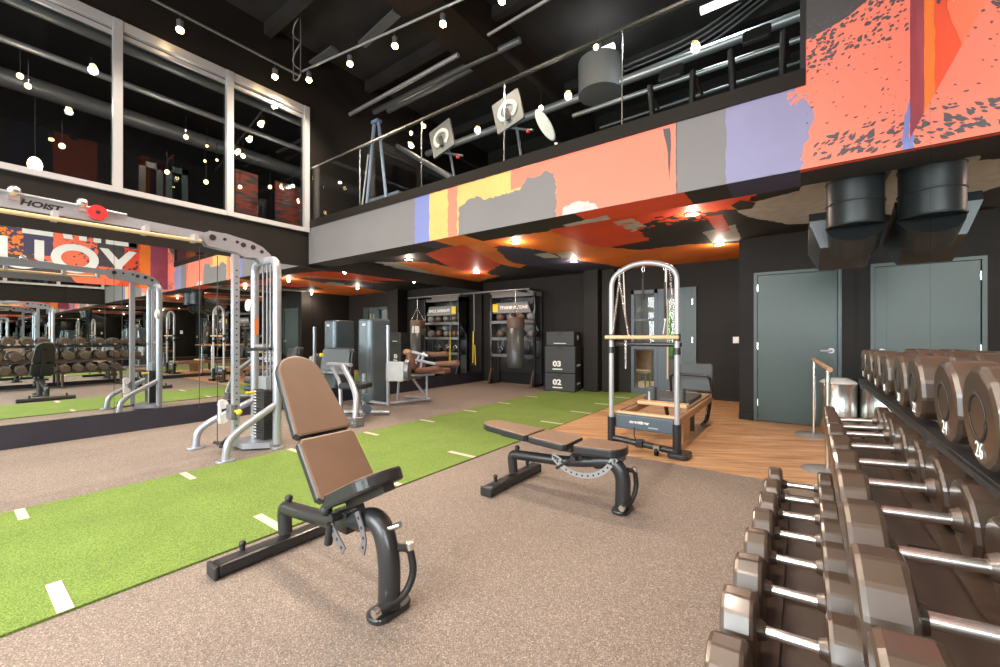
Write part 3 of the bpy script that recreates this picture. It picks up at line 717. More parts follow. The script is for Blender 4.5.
# pale drum
y = 6.6; c = at(600, 80, y=y); t = thing('drum_fan', 'big pale grey drum hanging behind the railing under a tube light', 'fan', (c.x, y, ZU))
MB().cyl(c+Vector((0, 0, -.25)), c+Vector((0, 0, .30)), .36, 28).build('drum', 'mid_grey', t)
MB().cyl(c+Vector((0, 0, .30)), Vector((c.x, y, ZU)), .03, 8).build('stem', 'pipe_grey', t)
# treadmills: upright, console, handrails
def treadmill(px, py_top, lab):
    y = 4.75; top = at(px, py_top, y=y); x = top.x
    t = thing('treadmill', lab, 'treadmill', (x, y+.6, 3.13), 'treadmills behind the railing')
    MB().box(x-.30, x+.30, y, y+1.3, 3.14, 3.30).build('deck', 'black_metal', t)
    for sx in (-.22, .22):
        MB().tube([(x+sx*.85, y+.05, 3.28), (x+sx, y-.05, top.z-.05)], .032, 4).build('upright', 'black_metal', t)
    q = MB(); q.M = Matrix.Translation((x, y-.05, top.z)) @ Matrix.Rotation(math.radians(60), 4, 'X'); q.slab(rrect(.24, .20, .03, 3), .05, .012); q.build('console', 'black_rubber', t)
    MB().tube([(x-.24, y+.35, top.z-.12), (x-.24, y-.02, top.z-.10)], .018, 8).tube([(x+.24, y+.35, top.z-.12), (x+.24, y-.02, top.z-.10)], .018, 8).build('handrail', 'brown_leather', t)
treadmill(672, 76, 'black treadmill upstairs behind the middle of the railing'); treadmill(757, 38, 'black treadmill upstairs beside the painted wall')

# ------------------------------------------------------------------ lower ceiling downlights
g = 'downlights in the painted ceiling'
names = ['nearest the door, just behind the beam', 'nearest the door, further back', 'over the turf, just behind the beam', 'over the turf, further back', 'by the mirror wall, just behind the beam', 'by the mirror wall, further back']
k = 0
for x in (-1.02, -3.52, -5.95):
    for y in (5.22, 7.22):
        t = thing('downlight', 'round glowing downlight '+names[k], 'light', (x, y, ZC), g)
        MB().lathe((x, y, ZC-.018), [(.05, .018), (.075, .018), (.085, .006), (.07, 0), (.05, .003)], 20).build('ring', 'white_plastic', t)
        MB().cyl((x, y, ZC-.012), (x, y, ZC-.006), .052, 20).build('lens', 'down_disc', t)
        light('down_lamp', 'SPOT', (x, y, ZC-.05), 80, (1, .80, .62), .06, (0, 0, 0), cone=2.7); light('down_glow', 'POINT', (x, y, ZC-.06), 18, (1, .82, .66), .03)
        k += 1

# ------------------------------------------------------------------ adjustable benches
def bench(loc, hinge, zh, ang_back, ang_seat, lab, big_arc, drop=0.0):
    """origin: under the front leg; the bench runs towards -x"""
    ox, oy = loc
    t = thing('adjustable_bench', lab, 'weight bench', (ox, oy, 0), 'adjustable weight benches')
    V = lambda x, y, z: Vector((ox+x, oy+y, z))
    # rear foot bar along y
    q = MB(); q.M = Matrix.Translation(V(-.94, 0, .038)); q.slab(rrect(.105, .72, .012, 3), .066, .018); fb = q.build('rear_foot', 'black_metal', t)
    for sy in (-.22, .26):
        q = MB(); q.cyl(V(-.965, sy, .068), V(-.965, sy, .105), .014, 10).sphere(V(-.965, sy, .108), .018); q.build('bolt', 'black_rubber', fb)
    for sy in (-.37, .37): MB().rbox(ox-.94-.056, ox-.94+.056, oy+sy-.012, oy+sy+.012, .002, .074, .01).build('rubber_cap', 'black_rubber', fb)
    # main tube: rear post, rail, front leg
    path = smooth_path([V(-.94, 0, .09), V(-.955, 0, .24), V(-.86, 0, .245), V(-.42, 0, .290-drop*.3), V(-.06, 0, .405-drop), V(.005, 0, .25), V(.0, 0, .02)], .14, 8)
    q = MB(); q.tube(path, .031, 16, rx=.046, ref=(0, 1, 0)); 
    # flattened section: wide in the plane of the bench
    q = MB(); q.tube(path, .040, 18, rx=.038, ref=(0, 1, 0)); i0 = min(i for i, p_ in enumerate(path) if p_.x-ox > -.2); q.build('frame_tube', 'black_metal', t)
    q = MB(); q.tube([path[i0-1].lerp(path[i0], .45)]+path[i0:], .054, 18, rx=.046, ref=(0, 1, 0)); q.build('leg', 'black_metal', t)
    q = MB(); q.cyl(V(-.90, 0, .26), V(-.90, 0, .30), .016, 10); q.sphere(V(-.90, 0, .30), .022); q.build('pop_pin', 'black_rubber', t)
    # front base plate
    q = MB(); q.M = Matrix.Translation(V(.0, 0, .014)); q.slab(rrect(.12, .21, .055, 5), .028, .008); q.build('front_foot', 'black_metal', t)
    q = MB(); q.tube(smooth_path([V(.03, -.085, .055), V(.055, .04, .065), V(.075, .085, .16), V(.066, .065, .28), V(.03, .02, .29)], .09, 6), .017, 12); hb = q.build('carry_handle', 'black_rubber', t)
    q = MB(); q.cyl(V(.03, -.105, .054), V(.03, -.08, .056), .021, 12); q.build('chrome_end', 'chrome', hb); q = MB(); q.cyl(V(.066, .065, .275), V(.066, .065, .305), .019, 12); q.build('chrome_end', 'chrome', hb)
    # hinge blocks
    q = MB(); q.box(ox+hinge-.05, ox+hinge+.05, oy-.035, oy+.035, .28, zh-.03); q.cyl(V(hinge, -.09, zh-.045), V(hinge, .09, zh-.045), .022, 12); q.build('hinge_block', 'black_metal', t)
    # back pads
    M = Matrix.Translation(V(hinge, 0, zh)) @ Matrix.Rotation(math.radians(ang_back), 4, 'Y') @ Matrix.Rotation(PI, 4, 'Z')
    # local x+ runs from the hinge towards the head end
    def pad(x0, x1, w0, w1, rnd, name, T, tk=.05):
        n = 8; out = []
        r = rnd
        # ccw outline: near end narrow side w0, far end w1 rounded by r
        if r > .05:
            far = [(x1-r+r*math.sin(a), -(w1/2)*math.cos(a)) for a in [PI*i/12 for i in range(13)]]
            out = [(x0, -w0/2+.02), (x0+.02, -w0/2)]+far+[(x0+.02, w0/2), (x0, w0/2-.02)]
        else:
            out = [(x0, -w0/2+.02), (x0+.02, -w0/2), (x1-.02, -w1/2), (x1, -w1/2+.02), (x1, w1/2-.02), (x1-.02, w1/2), (x0+.02, w0/2), (x0, w0/2-.02)]
        q = MB(); q.M = T @ Matrix.Translation((0, 0, .045)); q.slab(out, tk, .014, mats=(0, 1)); return q.build(name, ['black_vinyl', 'brown_vinyl'], t)
    pad(.03, .365, .33, .315, 0, 'lower_back_pad', M, .055)
    pad(.375, .885, .315, .25, .12, 'upper_back_pad', M, .055)
    q = MB(); q.M = M; q.box(.04, .70, -.03, .03, -.02, .016); q.box(.30, .36, -.10, .10, .0, .018); q.build('back_support', 'black_metal', t)
    Ms = Matrix.Translation(V(hinge+.02, 0, zh)) @ Matrix.Rotation(math.radians(-ang_seat), 4, 'Y')
    pad(.0, .36, .28, .26, .09, 'seat_pad', Ms, .066)
    q = MB(); q.M = Ms; q.box(.02, .34, -.03, .03, -.02, .018); q.build('seat_support', 'black_metal', t)
    # perforated adjusters
    def plate(pts, w_, name):
        P = smooth_path(pts, .06, 5); q = MB(); n = len(P); 
        for i in range(n-1):
            d_ = (P[i+1]-P[i]).normalized(); s_ = Vector((d_.z, 0, -d_.x))*w_/2
            if i == 0: pr = s_
            q.prism([P[i]-pr, P[i+1]-s_, P[i+1]+s_, P[i]+pr], (0, 1, 0), .006); pr = s_
        o = q.build(name, 'silver_dark' if not big_arc else 'pipe_light', t)
        h = MB()
        L = [(P[i], P[i+1]) for i in range(n-1)]
        tot = sum((b-a).length for a, b in L); stp = .045; pos = .03; acc = 0
        for a, b in L:
            l = (b-a).length
            while pos < acc+l:
                c = a.lerp(b, (pos-acc)/l); h.cyl(c+Vector((0, -.001, 0)), c+Vector((0, .0075, 0)), .008, 8); pos += stp
            acc += l
        h.build('hole', 'black_rubber', o)
    if big_arc:
        c0 = V(-.31, -.045, .43)
        plate([V(hinge-.12, -.045, zh-.09)]+[c0+Vector((.27*math.cos(a), 0, .23*math.sin(a))) for a in [math.radians(-150+135*i/8) for i in range(9)]]+[V(-.03, -.045, zh-.02)], .04, 'index_arc')
        q = MB(); q.tube([V(hinge-.02, -.03, zh-.05), V(hinge-.16, -.035, zh-.15)], .022, 6, rx=.012); q.build('adjust_lever', 'black_metal', t)
    else:
        plate([V(-.16, -.06, .43), V(-.12, -.06, .37), V(-.10, -.06, .31), V(-.12, -.06, .25)], .034, 'seat_index_plate')
        plate([V(-.31, -.10, .34), V(-.25, -.10, .29), V(-.20, -.10, .25)], .045, 'back_index_plate')
        q = MB(); q.tube([V(hinge+.02, -.10, zh-.06), V(hinge+.0, -.10, zh-.16)], .02, 8); q.sphere(V(-.36, -.09, .40), .03); q.build('adjust_lever', 'black_rubber', t)
        q = MB(); q.cyl(V(-.01, .0, .37), V(.055, .02, .40), .014, 10); q.build('chrome_pin', 'chrome', t)
    return t
bench((-1.50, 1.20), -.325, .41, 50, 27, 'black weight bench with its brown back pad raised, nearest the camera', False)
bench((-1.02, 2.87), -.345, .368, 3.2, 2, 'black weight bench with flat brown pads and pale index arc, beside the turf', True, .065)

# ------------------------------------------------------------------ dumbbells and rack
def head_outline(r):
    pts = []
    for k in range(12):
        for da in (-.05, .05):
            a = PI/12+k*PI/6+da; pts.append((math.cos(a)*r*1.02, math.sin(a)*r*1.02))
    return pts
def dumbbell(x, y, z, r, th, hl, lab, grp, tilt=0.0, num=None):
    """x: outer face of the head nearer the room"""
    L = 2*th+hl
    t = thing('dumbbell', lab, 'dumbbell', (x+L/2, y, z), grp)
    Mx = Matrix.Translation((x+L/2, y, z)) @ Matrix.Rotation(-tilt, 4, 'Y')
    for sx in (-1, 1):
        q = MB(); q.M = Mx @ Matrix.Translation((sx*(hl/2+th/2), 0, 0)) @ Matrix.Rotation(PI/2*sx, 4, 'Y')
        q.slab(head_outline(r), th, .012)
        q.M = Mx
        q.cyl((sx*(hl/2+.012), 0, 0), (sx*(hl/2-.018), 0, 0), r*.36, 20, r*.24)
        h = q.build('weight_head', 'head_rubber', t)
        if sx == -1 and num:
            q = MB(); q.M = Mx; q.tube([(-(L/2+.001), math.cos(a)*r*.45, math.sin(a)*r*.45) for a in [2*PI*i/32 for i in range(32)]], .0016, 6, rx=.004, closed=True, ref=(0, 0, 1)); q.build('raised_ring', 'black_rubber', h)
            Mt = basis(Mx @ Vector((-(L/2+.0015), 0, -r*.66)), (0, -1, 0), (0, 0, 1)); text('number', num, .044, Mt, 'white_text', h, 0, .0004)
            Mt = basis(Mx @ Vector((-(L/2+.0015), 0, r*.35)), (0, -1, 0), (0, 0, 1))
    q = MB(); q.M = Mx; g_ = .0145
    q.cyl((-hl/2-.005, 0, 0), (-hl/2+.016, 0, 0), g_*.85, 14); q.cyl((-hl/2+.016, 0, 0), (hl/2-.016, 0, 0), g_, 16); q.cyl((hl/2-.016, 0, 0), (hl/2+.005, 0, 0), g_*.85, 14)
    q.build('handle', 'chrome', t)
    return t
ords = ['nearest', 'second', 'third', 'fourth', 'fifth', 'sixth', 'seventh', 'eighth', 'ninth', 'tenth', 'eleventh', 'twelfth', 'thirteenth', 'fourteenth', 'fifteenth']
rk = thing('dumbbell_rack', 'long dark three shelf rack full of dumbbells against the mirror', 'dumbbell rack', (.25, 1.8, 0))
Y0, Y1 = .0, 3.42
YW = Y1
def shelf(x0, x1, z, tilt, name, YW):
    M = Matrix.Translation(((x0+x1)/2, 0, z)) @ Matrix.Rotation(-tilt, 4, 'Y'); w_ = (x1-x0)
    q = MB(); q.M = M
    k_ = .05 if z > .9 else .105; q.box(-w_/2, -w_/2+k_, Y0, YW, -.012, 0); q.box(w_/2-k_, w_/2, Y0, YW, -.012, 0)
    q.box(-w_/2, -w_/2+.004, Y0, YW, -.03, -.005); q.box(w_/2, w_/2+.004, Y0, YW, -.03, .014)
    if z < .9: q.box(-.06, .06, Y0, YW, -.03, -.02)
    for yy in (Y0+.1, 1.7, YW-.1): q.box(-w_/2, w_/2, yy-.03, yy+.03, -.05, -.014)
    return q.build(name, 'black_metal' if z > .9 else 'rack_metal', rk)
shelf(-.150, .165, .385, .06, 'lower_shelf', 2.80); shelf(.142, .42, .655, .08, 'middle_shelf', 3.22); shelf(.292, .575, .985, .05, 'top_shelf', 3.36)
for yy in (Y0+.12, 1.7, 2.72):
    q = MB(); q.tube([(.545, yy, .03), (.545, yy, 1.0)], .028, 4); q.tube([(-.15, yy, .03), (.57, yy, .03)], .03, 4); q.tube([(-.02, yy, .03), (-.02, yy, .36)], .025, 4); q.tube([(.30, yy, .33), (.54, yy, .33)], .022, 4); q.tube([(.30, yy, .60), (.54, yy, .60)], .022, 4)
    q.build('upright', 'rack_metal', rk)
low = [1.285+.225*k for k in range(-4, 7)]
for i, y in enumerate(low):
    k = max(0, i-4); rr = .088-.0012*k
    dumbbell(-.170+.006*k, y, .385+rr*.92+.006, rr, .080-.003*k, .146, 'black faceted dumbbell on the lowest shelf, %s from the near end' % ords[i], 'dumbbells on the lowest shelf', .06)
mid = [.45, .728, 1.006, 1.28, 1.553, 1.826, 2.105, 2.39, 2.665, 2.86, 3.08]
for i, y in enumerate(mid):
    k = max(0, i-2); rr = (.102, .102, .102, .102, .102, .101, .096, .092, .086, .080, .076)[i]
    dumbbell(.083+.004*k, y, .765, rr, .076-.0025*k, .172, 'black faceted dumbbell on the middle shelf, %s from the near end' % ords[i], 'dumbbells on the middle shelf', .08)
top = [(.62, '30'), (.91, '28'), (1.19, '26'), (1.44, '24'), (1.79, '22'), (2.06, '20'), (2.40, '18'), (2.68, '16'), (2.96, '14'), (3.22, '12')]
for i, (y, n) in enumerate(top):
    s_ = 1.04-.02*i
    dumbbell(.272+.003*i, y, 1.102-.002*i, .099*s_, .092*s_, .105, 'big black dumbbell on the top shelf, %s from the near end' % ords[i], 'dumbbells on the top shelf', .05, n)

# ------------------------------------------------------------------ cable crossover on the left
cb = thing('cable_crossover', 'silver cable crossover machine with two towers joined by an overhead beam', 'exercise machine', (-5.0, 1.9, 0))
def tower(sy, yb):
    """sy = +1 tower seen in the photo; -1 the other one. yb: y of the guide column"""
    Y = lambda d: yb+sy*d
    xc = -4.96
    xa, xb, yu = -5.20, -4.66, Y(.30)
    q = MB(); q.tube(smooth_path([(xa, yu, .05), (xa, yu, 2.09), (xb, yu, 2.09), (xb, yu, .05)], .14, 8), .043, 16); q.build('arch_frame', 'silver', cb)
    q = MB()
    for x in (xa, xb): q.M = Matrix.Translation((x, yu, .012)); q.slab(rrect(.16, .12, .04, 4), .024, .005)
    q.M = Matrix.Identity(4)
    q.prism([(xa, Y(.34), .02), (xb, Y(.34), .02), (xb, Y(.22), .02), (xc+.12, Y(.02), .02), (xc-.12, Y(.02), .02), (xa, Y(.22), .02)], (0, 0, 1), .06)
    q.build('base', 'silver', cb)
    for (x, xf) in ((xa, xa-.16), (xb, xb+.10)):
        q = MB(); q.tube(smooth_path([(x, Y(.28), .48), (xf+(x-xf)*.25, Y(-.10), .29), (xf, Y(-.22), .20), (xf, Y(-.24), .02)], .13, 7), .036, 14)
        q.M = Matrix.Translation((xf, Y(-.24), .012)); q.slab(rrect(.13, .16, .05, 4), .024, .006); q.build('leg', 'silver', cb)
    q = MB(); q.box(xc-.036, xc+.036, Y(0)-.03, Y(0)+.03, .05, 2.13); gc = q.build('guide_column', 'silver', cb)
    q = MB()
    for k in range(26): q.cyl((xc+.034, Y(0), .2+k*.07), (xc+.0375, Y(0), .2+k*.07), .009, 8)
    q.build('hole', 'black_rubber', gc)
    q = MB()
    for x in (xc-.03, xc+.07, xc+.15): q.cyl((x, yu, .08), (x, yu, 2.07), .010, 10)
    q.build('guide_rod', 'silver_dark', cb)
    q = MB(); x0 = xc-.05
    for k in range(16): q.rbox(x0-.02, x0+.24, yu-.09, yu+.09, .09+k*.034, .09+k*.034+.030, .003)
    ws = q.build('weight_stack', 'black_rubber', cb)
    q = MB()
    for k in range(16): q.box(x0+.0, x0+.06, yu-sy*.0925-.001, yu-sy*.0925+.001, .098+k*.034, .112+k*.034)
    q.build('plate_number', 'white_text', ws)
    q = MB(); q.box(x0+.02, x0+.2, yu-.05, yu+.05, .64, .78); q.build('stack_cap', 'silver', cb)
    q = MB(); q.cyl((x0+.02, yu-sy*.09, .60), (x0+.02, yu-sy*.16, .60), .016, 10); q.sphere((x0+.02, yu-sy*.17, .60), .022); q.build('selector_pin', 'yellow', cb)
    # pulley carriage and cable
    q = MB(); q.rbox(xc-.06, xc+.06, Y(-.04)-.03, Y(-.04)+.03, .34, .50, .01); q.build('carriage', 'silver_dark', cb)
    q = MB()
    for dz in (.34, .50): q.M = Matrix.Identity(4); q.cyl((xc-.10, Y(-.09), dz), (xc-.07, Y(-.09), dz), .05, 20)
    q.box(xc-.11, xc-.06, Y(-.12)-.01, Y(-.12)+.01, .30, .54); q.build('pulley', 'white_plastic', cb)
    q = MB(); q.cyl((xc+.06, Y(-.02), .43), (xc+.14, Y(-.02), .43), .014, 8); q.sphere((xc+.15, Y(-.02), .43), .03); q.build('release_knob', 'yellow', cb)
    q = MB(); q.cyl((xc-.085, Y(-.14), .06), (xc-.085, Y(-.14), 2.1), .004, 6); q.cyl((xc+.0, Y(-.33), .5), (xc+.0, Y(-.33), 2.15), .003, 6); q.build('cable', 'black_rubber', cb)
    q = MB(); q.tube(smooth_path([(xc-.18, Y(-.02), .10), (xc+.02, Y(-.16), .06), (xc+.10, Y(-.10), .10)], .05), .016, 8); q.tube([(xc-.10, Y(-.16), .10), (xc+.12, Y(-.16), .12)], .018, 8); q.build('low_handle', 'black_rubber', cb)
    q = MB(); q.tube(smooth_path([(xb+.02, Y(.22), 1.10), (xb-.30, Y(.12), 1.09), (xb-.34, Y(.12), 1.12), (xb-.30, Y(.10), 1.32)], .05), .018, 10); q.build('grip', 'black_rubber', cb)
    q = MB(); q.tube([(xb-.3, Y(.3), 1.12), (xa, Y(.3), 1.12)], .02, 8); q.build('cross_bar', 'silver', cb)
    q = MB(); q.cyl((xa-.05, Y(.24), 1.60), (xa-.05, Y(.28), 1.60), .07, 20); q.build('pulley_wheel', 'white_plastic', cb)
    q = MB(); q.box(xa+.042, xa+.044, yu-.02, yu+.02, 1.25, 1.45); q.build('sticker', 'orange_plastic', cb)
    # curved top bracket with holes: two plates
    prof = [(-.27, 2.17), (-.31, 2.22), (-.31, 2.28), (-.26, 2.325), (-.10, 2.325), (.02, 2.305), (.14, 2.29), (.26, 2.245), (.35, 2.17), (.365, 2.06), (.25, 2.06), (.20, 2.11), (.14, 2.11), (.08, 2.10), (.0, 2.14), (-.12, 2.15)]
    q = MB()
    for x in (xc-.05, xc+.04): q.prism([(x, Y(a), z) for a, z in (prof if sy > 0 else prof[::-1])], (1, 0, 0), .010)
    br = q.build('top_bracket', 'silver', cb)
    for a, z, r_ in ((-.23, 2.262, .030), (-.12, 2.262, .016), (.0, 2.255, .016), (.06, 2.235, .026), (.16, 2.225, .026), (.25, 2.19, .020)):
        MB().cyl((xc-.055, Y(a), z), (xc+.0545, Y(a), z), r_, 14).build('bracket_hole', 'black_metal', br)
tower(1, 1.90); tower(-1, -1.35)
# overhead beam between the brackets
ya, yb_ = 1.66, -1.11; xc = -4.96
q = MB()
q.prism([(xc, ya, 2.30), (xc, ya, 2.215), (xc, 1.45, 2.225), (xc, 1.1, 2.235), (xc, .7, 2.235), (xc, -.2, 2.235), (xc, -.9, 2.225), (xc, yb_, 2.215), (xc, yb_, 2.30), (xc, -.9, 2.31), (xc, -.2, 2.345), (xc, .7, 2.345), (xc, 1.1, 2.32)], (1, 0, 0), .03)
bm = q.build('overhead_beam', 'silver', cb)
Mt = basis(Vector((xc+.0315, .485, 2.29)), (0, 1, 0), (0, 0, 1)) @ Matrix.Rotation(math.radians(-2), 4, 'Z')
Mt = Mt @ Matrix(((1, .3, 0, 0), (0, 1, 0, 0), (0, 0, 1, 0), (0, 0, 0, 1)))
text('logo', 'HOIST', .062, Mt @ Matrix.Diagonal((1.25, 1, 1, 1)), 'black_rubber', bm, .003)
q = MB(); q.tube(smooth_path([(xc+.11, 1.55, 2.19), (xc+.14, 1.3, 2.18), (xc+.14, -.8, 2.18), (xc+.11, -1.05, 2.19)], .1), .018, 10); pb = q.build('pull_up_bar', 'light_wood', cb)
for y in (1.5, 1.12, .55, -.1, -.9): MB().box(xc+.02, xc+.15, y-.018, y+.018, 2.175, 2.25).build('bar_clamp', 'white_metal', pb)
q = MB(); P = at(97, 213, x=xc+.05); q.cyl((xc+.03, P.y, P.z), (xc+.09, P.y, P.z), .062, 24); rc = q.build('red_cable_stop', 'red_plastic', cb)
q = MB(); q.cyl((xc+.09, P.y, P.z), (xc+.094, P.y, P.z), .016, 12); q.build('hole', 'black_rubber', rc)
for px, py in ((14, 192), (82, 204)):
    q = MB(); P = at(px, py, x=xc+.05); q.sphere((xc+.05, P.y, P.z+.01), .038); q.box(xc+.02, xc+.05, P.y-.03, P.y+.03, P.z-.06, P.z)
    q.build('chrome_ball', 'chrome', cb)
q = MB(); q.tube([(xc+.05, 1.0, 2.335), (xc+.05, -.6, 2.37)], .012, 8); q.build('upper_cable_guide', 'silver', cb)

# ------------------------------------------------------------------ weight machines along the mirror
def shroud_tower(cx, cy, w_, d_, h, t):
    q = MB(); prof = [(-w_/2, -d_/2)]
    out = [(w_/2, -d_/2+.04), (w_/2, d_/2), (-w_/2, d_/2), (-w_/2, -d_/2+.04)]+[(-w_/2+w_*i/8, -d_/2+.04-.05*math.sin(PI*i/8)) for i in range(1, 8)]
    q.M = Matrix.Translation((cx, cy, h/2+.02)); q.slab(out, h, .03); q.build('weight_shroud', 'shroud', t)
    q = MB(); q.box(cx-.07, cx+.07, cy-d_/2-.014, cy-d_/2-.011, h-.17, h-.12); q.build('name_plate', 'white_plastic', t)
# machine beside the mirror, further back: leg curl with brown rollers
cx_, cy_ = -6.42, 4.80
t = thing('leg_curl_machine', 'silver weight machine with tall dark tower, low pads and brown rollers', 'exercise machine', (-6.1, 5.0, 0))
sh = MB(); q = MB(); q.M = Matrix.Translation((cx_, cy_, .78)) ; out = rrect(.42, .48, .09, 5); q.slab(out, 1.52, .03); q.build('weight_shroud', 'shroud', t)
q = MB(); q.box(cx_-.03, cx_+.06, cy_-.243, cy_-.240, 1.42, 1.46); q.build('name_plate', 'white_plastic', t)
q = MB(); q.tube([(-5.80, 4.62, .02), (-5.80, 4.62, 1.42)], .038, 4); q.build('front_post', 'silver', t)
q = MB(); q.tube(smooth_path([(-6.45, 4.55, .05), (-5.82, 4.60, .05)], .1), .03, 4); q.tube([(-5.80, 4.62, .05), (-5.60, 5.45, .05)], .03, 4); q.tube([(-5.60, 5.35, .05), (-5.60, 5.35, .52)], .03, 4); q.tube([(-5.70, 5.10, .45), (-5.62, 5.35, .10)], .025, 4); q.tube([(-6.2, 5.35, .05), (-5.6, 5.45, .05)], .03, 4); q.tube([(-5.95, 4.95, .05), (-5.9, 4.95, .5)], .03, 4); q.tube([(-6.0, 4.8, .50), (-5.5, 5.45, .52)], .03, 4); q.build('frame', 'silver', t)
q = MB(); q.M = Matrix.Translation((-5.66, 4.66, .62)) @ Matrix.Rotation(math.radians(15), 4, 'Z') @ Matrix.Rotation(PI/2, 4, 'X'); q.slab(rrect(.36, .34, .04, 4), .05, .01); q.build('cover_plate', 'pale_grey', t)
q = MB(); q.cyl((-5.55, 4.80, .64), (-5.50, 4.84, .64), .19, 24); q.build('cam', 'silver_dark', t)
q = MB(); q.M = Matrix.Translation((-5.45, 5.35, .60)) @ Matrix.Rotation(.3, 4, 'Z'); q.slab(rrect(.62, .30, .05, 4), .09, .02); q.M = Matrix.Translation((-5.75, 5.2, .76)) @ Matrix.Rotation(1.2, 4, 'Y'); q.slab(rrect(.30, .34, .05, 4), .08, .02); q.build('seat_pad', 'brown_pad', t)
q = MB()
for p0, p1 in ((at(426, 355, y=5.35), at(447, 354, y=5.35)), (at(437, 364, y=5.25), at(458, 363, y=5.25)), (at(418, 371, y=5.1), at(438, 368, y=5.1))): q.cyl(p0, p1, .045, 14)
q.build('roller', 'brown_pad', t)
q = MB()
for a_, b_ in (((412, 352), (428, 356)), ((416, 360), (440, 365)), ((414, 368), (420, 354)), ((420, 372), (424, 352)), ((406, 362), (418, 366))): q.tube([at(*a_, y=5.15), at(*b_, y=5.25)], .028, 8)
q.build('lever_arm', 'silver', t)
q = MB(); q.sphere(at(407, 352, y=5.2), .07, 1.3, 1, .8); q.build('weight_end', 'tan_wood', t)
# nearer machine: padded panel and bent silver arms
t = thing('seated_press_machine', 'silver weight machine with rounded dark panel and bent arms beside the turf', 'exercise machine', (-5.2, 3.5, 0))
c = at(336, 372, y=3.95)
q = MB(); q.M = Matrix.Translation((c.x, 3.98, .80)) @ Matrix.Rotation(math.radians(20), 4, 'Z') @ Matrix.Rotation(math.radians(80), 4, 'X'); q.slab(rrect(.62, .46, .08, 5), .08, .02); q.build('backrest', 'black_vinyl', t)
q = MB(); q.M = Matrix.Translation((c.x+.02, 3.93, .83)) @ Matrix.Rotation(math.radians(20), 4, 'Z') @ Matrix.Rotation(math.radians(80), 4, 'X'); q.slab(rrect(.54, .36, .06, 5), .02, .006); q.build('backrest_cover', 'grey_vinyl', t)
q = MB(); pts = [at(343, 366, y=3.55), at(352, 383, y=3.45), at(357, 397, y=3.4), at(355, 424, y=3.32)]
q.tube(smooth_path(pts, .12, 6), .045, 4); q.build('front_arm', 'silver', t)
q = MB(); pts = [at(331, 365, y=3.75), at(340, 382, y=3.65), at(341, 405, y=3.6)]; pts.append(Vector((pts[-1].x, pts[-1].y, .05))); q.tube(smooth_path(pts, .12, 6), .03, 8); q.tube([at(328, 364, y=3.7), at(351, 365, y=3.6)], .03, 8); q.build('rear_arm', 'silver', t)
P = at(355, 426, z=0); q = MB(); q.rbox(P.x-.11, P.x+.11, P.y-.08, P.y+.08, .0, .13, .015); q.build('foot_block', 'silver_dark', t)
q = MB(); q.tube([(P.x, P.y, .05), (P.x-.5, P.y+.5, .05)], .035, 4); q.tube([(P.x-.5, P.y+.5, .05), (P.x-.5, P.y+.5, .65)], .035, 4); q.tube([(P.x-.9, P.y+.3, .05), (P.x-.2, P.y+.75, .05)], .035, 4); q.build('frame', 'silver', t)
q = MB(); q.M = Matrix.Translation((P.x-.42, P.y+.30, .50)) @ Matrix.Rotation(.5, 4, 'Z'); q.slab(rrect(.40, .36, .06, 4), .08, .02); q.build('seat_pad', 'black_vinyl', t)
q = MB()
for dz in (.34, .18): q.cyl((P.x-.22, P.y+.32, dz), (P.x-.08, P.y+.26, dz), .06, 16)
q.build('blue_roller', 'slate_paint', t)
q = MB(); q.box(pts[0].x+.16, pts[0].x+.20, 3.46, 3.50, .92, .97); q.build('yellow_label', 'yellow', t)
# small white cabinet & fuse plate near the mirror corner
o = MB().box(XL+.03, XL+.10, 6.3, 6.36, 1.30, 1.45).build('wall_socket', 'white_plastic'); tag(o, 'small white socket by the mirror near the ball shelves', 'socket')

# ------------------------------------------------------------------ ball shelving with signs, bag, straps
def rack_unit(x0, x1, yf, lab, sign):
    t = thing('storage_rack', lab, 'storage rack', ((x0+x1)/2, yf, 0))
    w_ = x1-x0; ybk = YB-.04
    for x in (x0, x1-.05):
        q = MB(); q.box(x, x+.05, yf, yf+.06, 0, 2.28); q.box(x, x+.05, ybk-.06, ybk, 0, 2.28); q.box(x, x+.05, yf, ybk, .0, .06); q.prism([(x, yf, 1.85), (x, yf, 2.30), (x, ybk, 2.30), (x, ybk, 1.2), (x, yf+.12, 1.5)][::-1], (1, 0, 0), .02); q.build('side_frame', 'black_metal', t)
    for z in (.72, 1.14, 1.56):
        MB().box(x0+.05, x1-.05, yf+.02, ybk, z, z+.025).box(x0+.05, x1-.05, yf, yf+.02, z-.02, z+.05).build('shelf', 'pipe_grey', t)
    MB().box(x0+.03, x1-.03, ybk-.02, ybk-.01, .3, 2.2).build('back_panel', 'black_metal', t)
    q = MB(); q.prism([(x0+.1, yf-.01, 1.80), (x1-.1, yf-.01, 1.80), (x1-.22, yf-.01, 2.06), (x0+.22, yf-.01, 2.06)], (0, 1, 0), .03); q.box(x0, x1, yf+.02, yf+.3, 2.2, 2.34); sg = q.build('header_sign', 'mid_grey', t)
    text('lettering', sign, .108, basis(Vector(((x0+x1)/2+.06, yf-.012, 1.93)), (1, 0, 0), (0, 0, 1)), 'white_text', sg, .004)
    MB().box(x0+.10, x0+.26, yf-.016, yf-.012, 1.84, 2.04).build('yellow_badge', 'yellow', sg)
    for x in (x0+.02, x1-.06): MB().prism([(x, yf-.14, 0), (x, yf-.08, 0), (x, yf+.05, .40), (x, yf-.01, .40)], (1, 0, 0), .04).build('splayed_foot', 'brown_leather', t)
    return t
rack_unit(-6.45, -5.10, 8.38, 'tall black storage rack with white header lettering in the far corner', 'TRAINING ZONE')
kk = 0
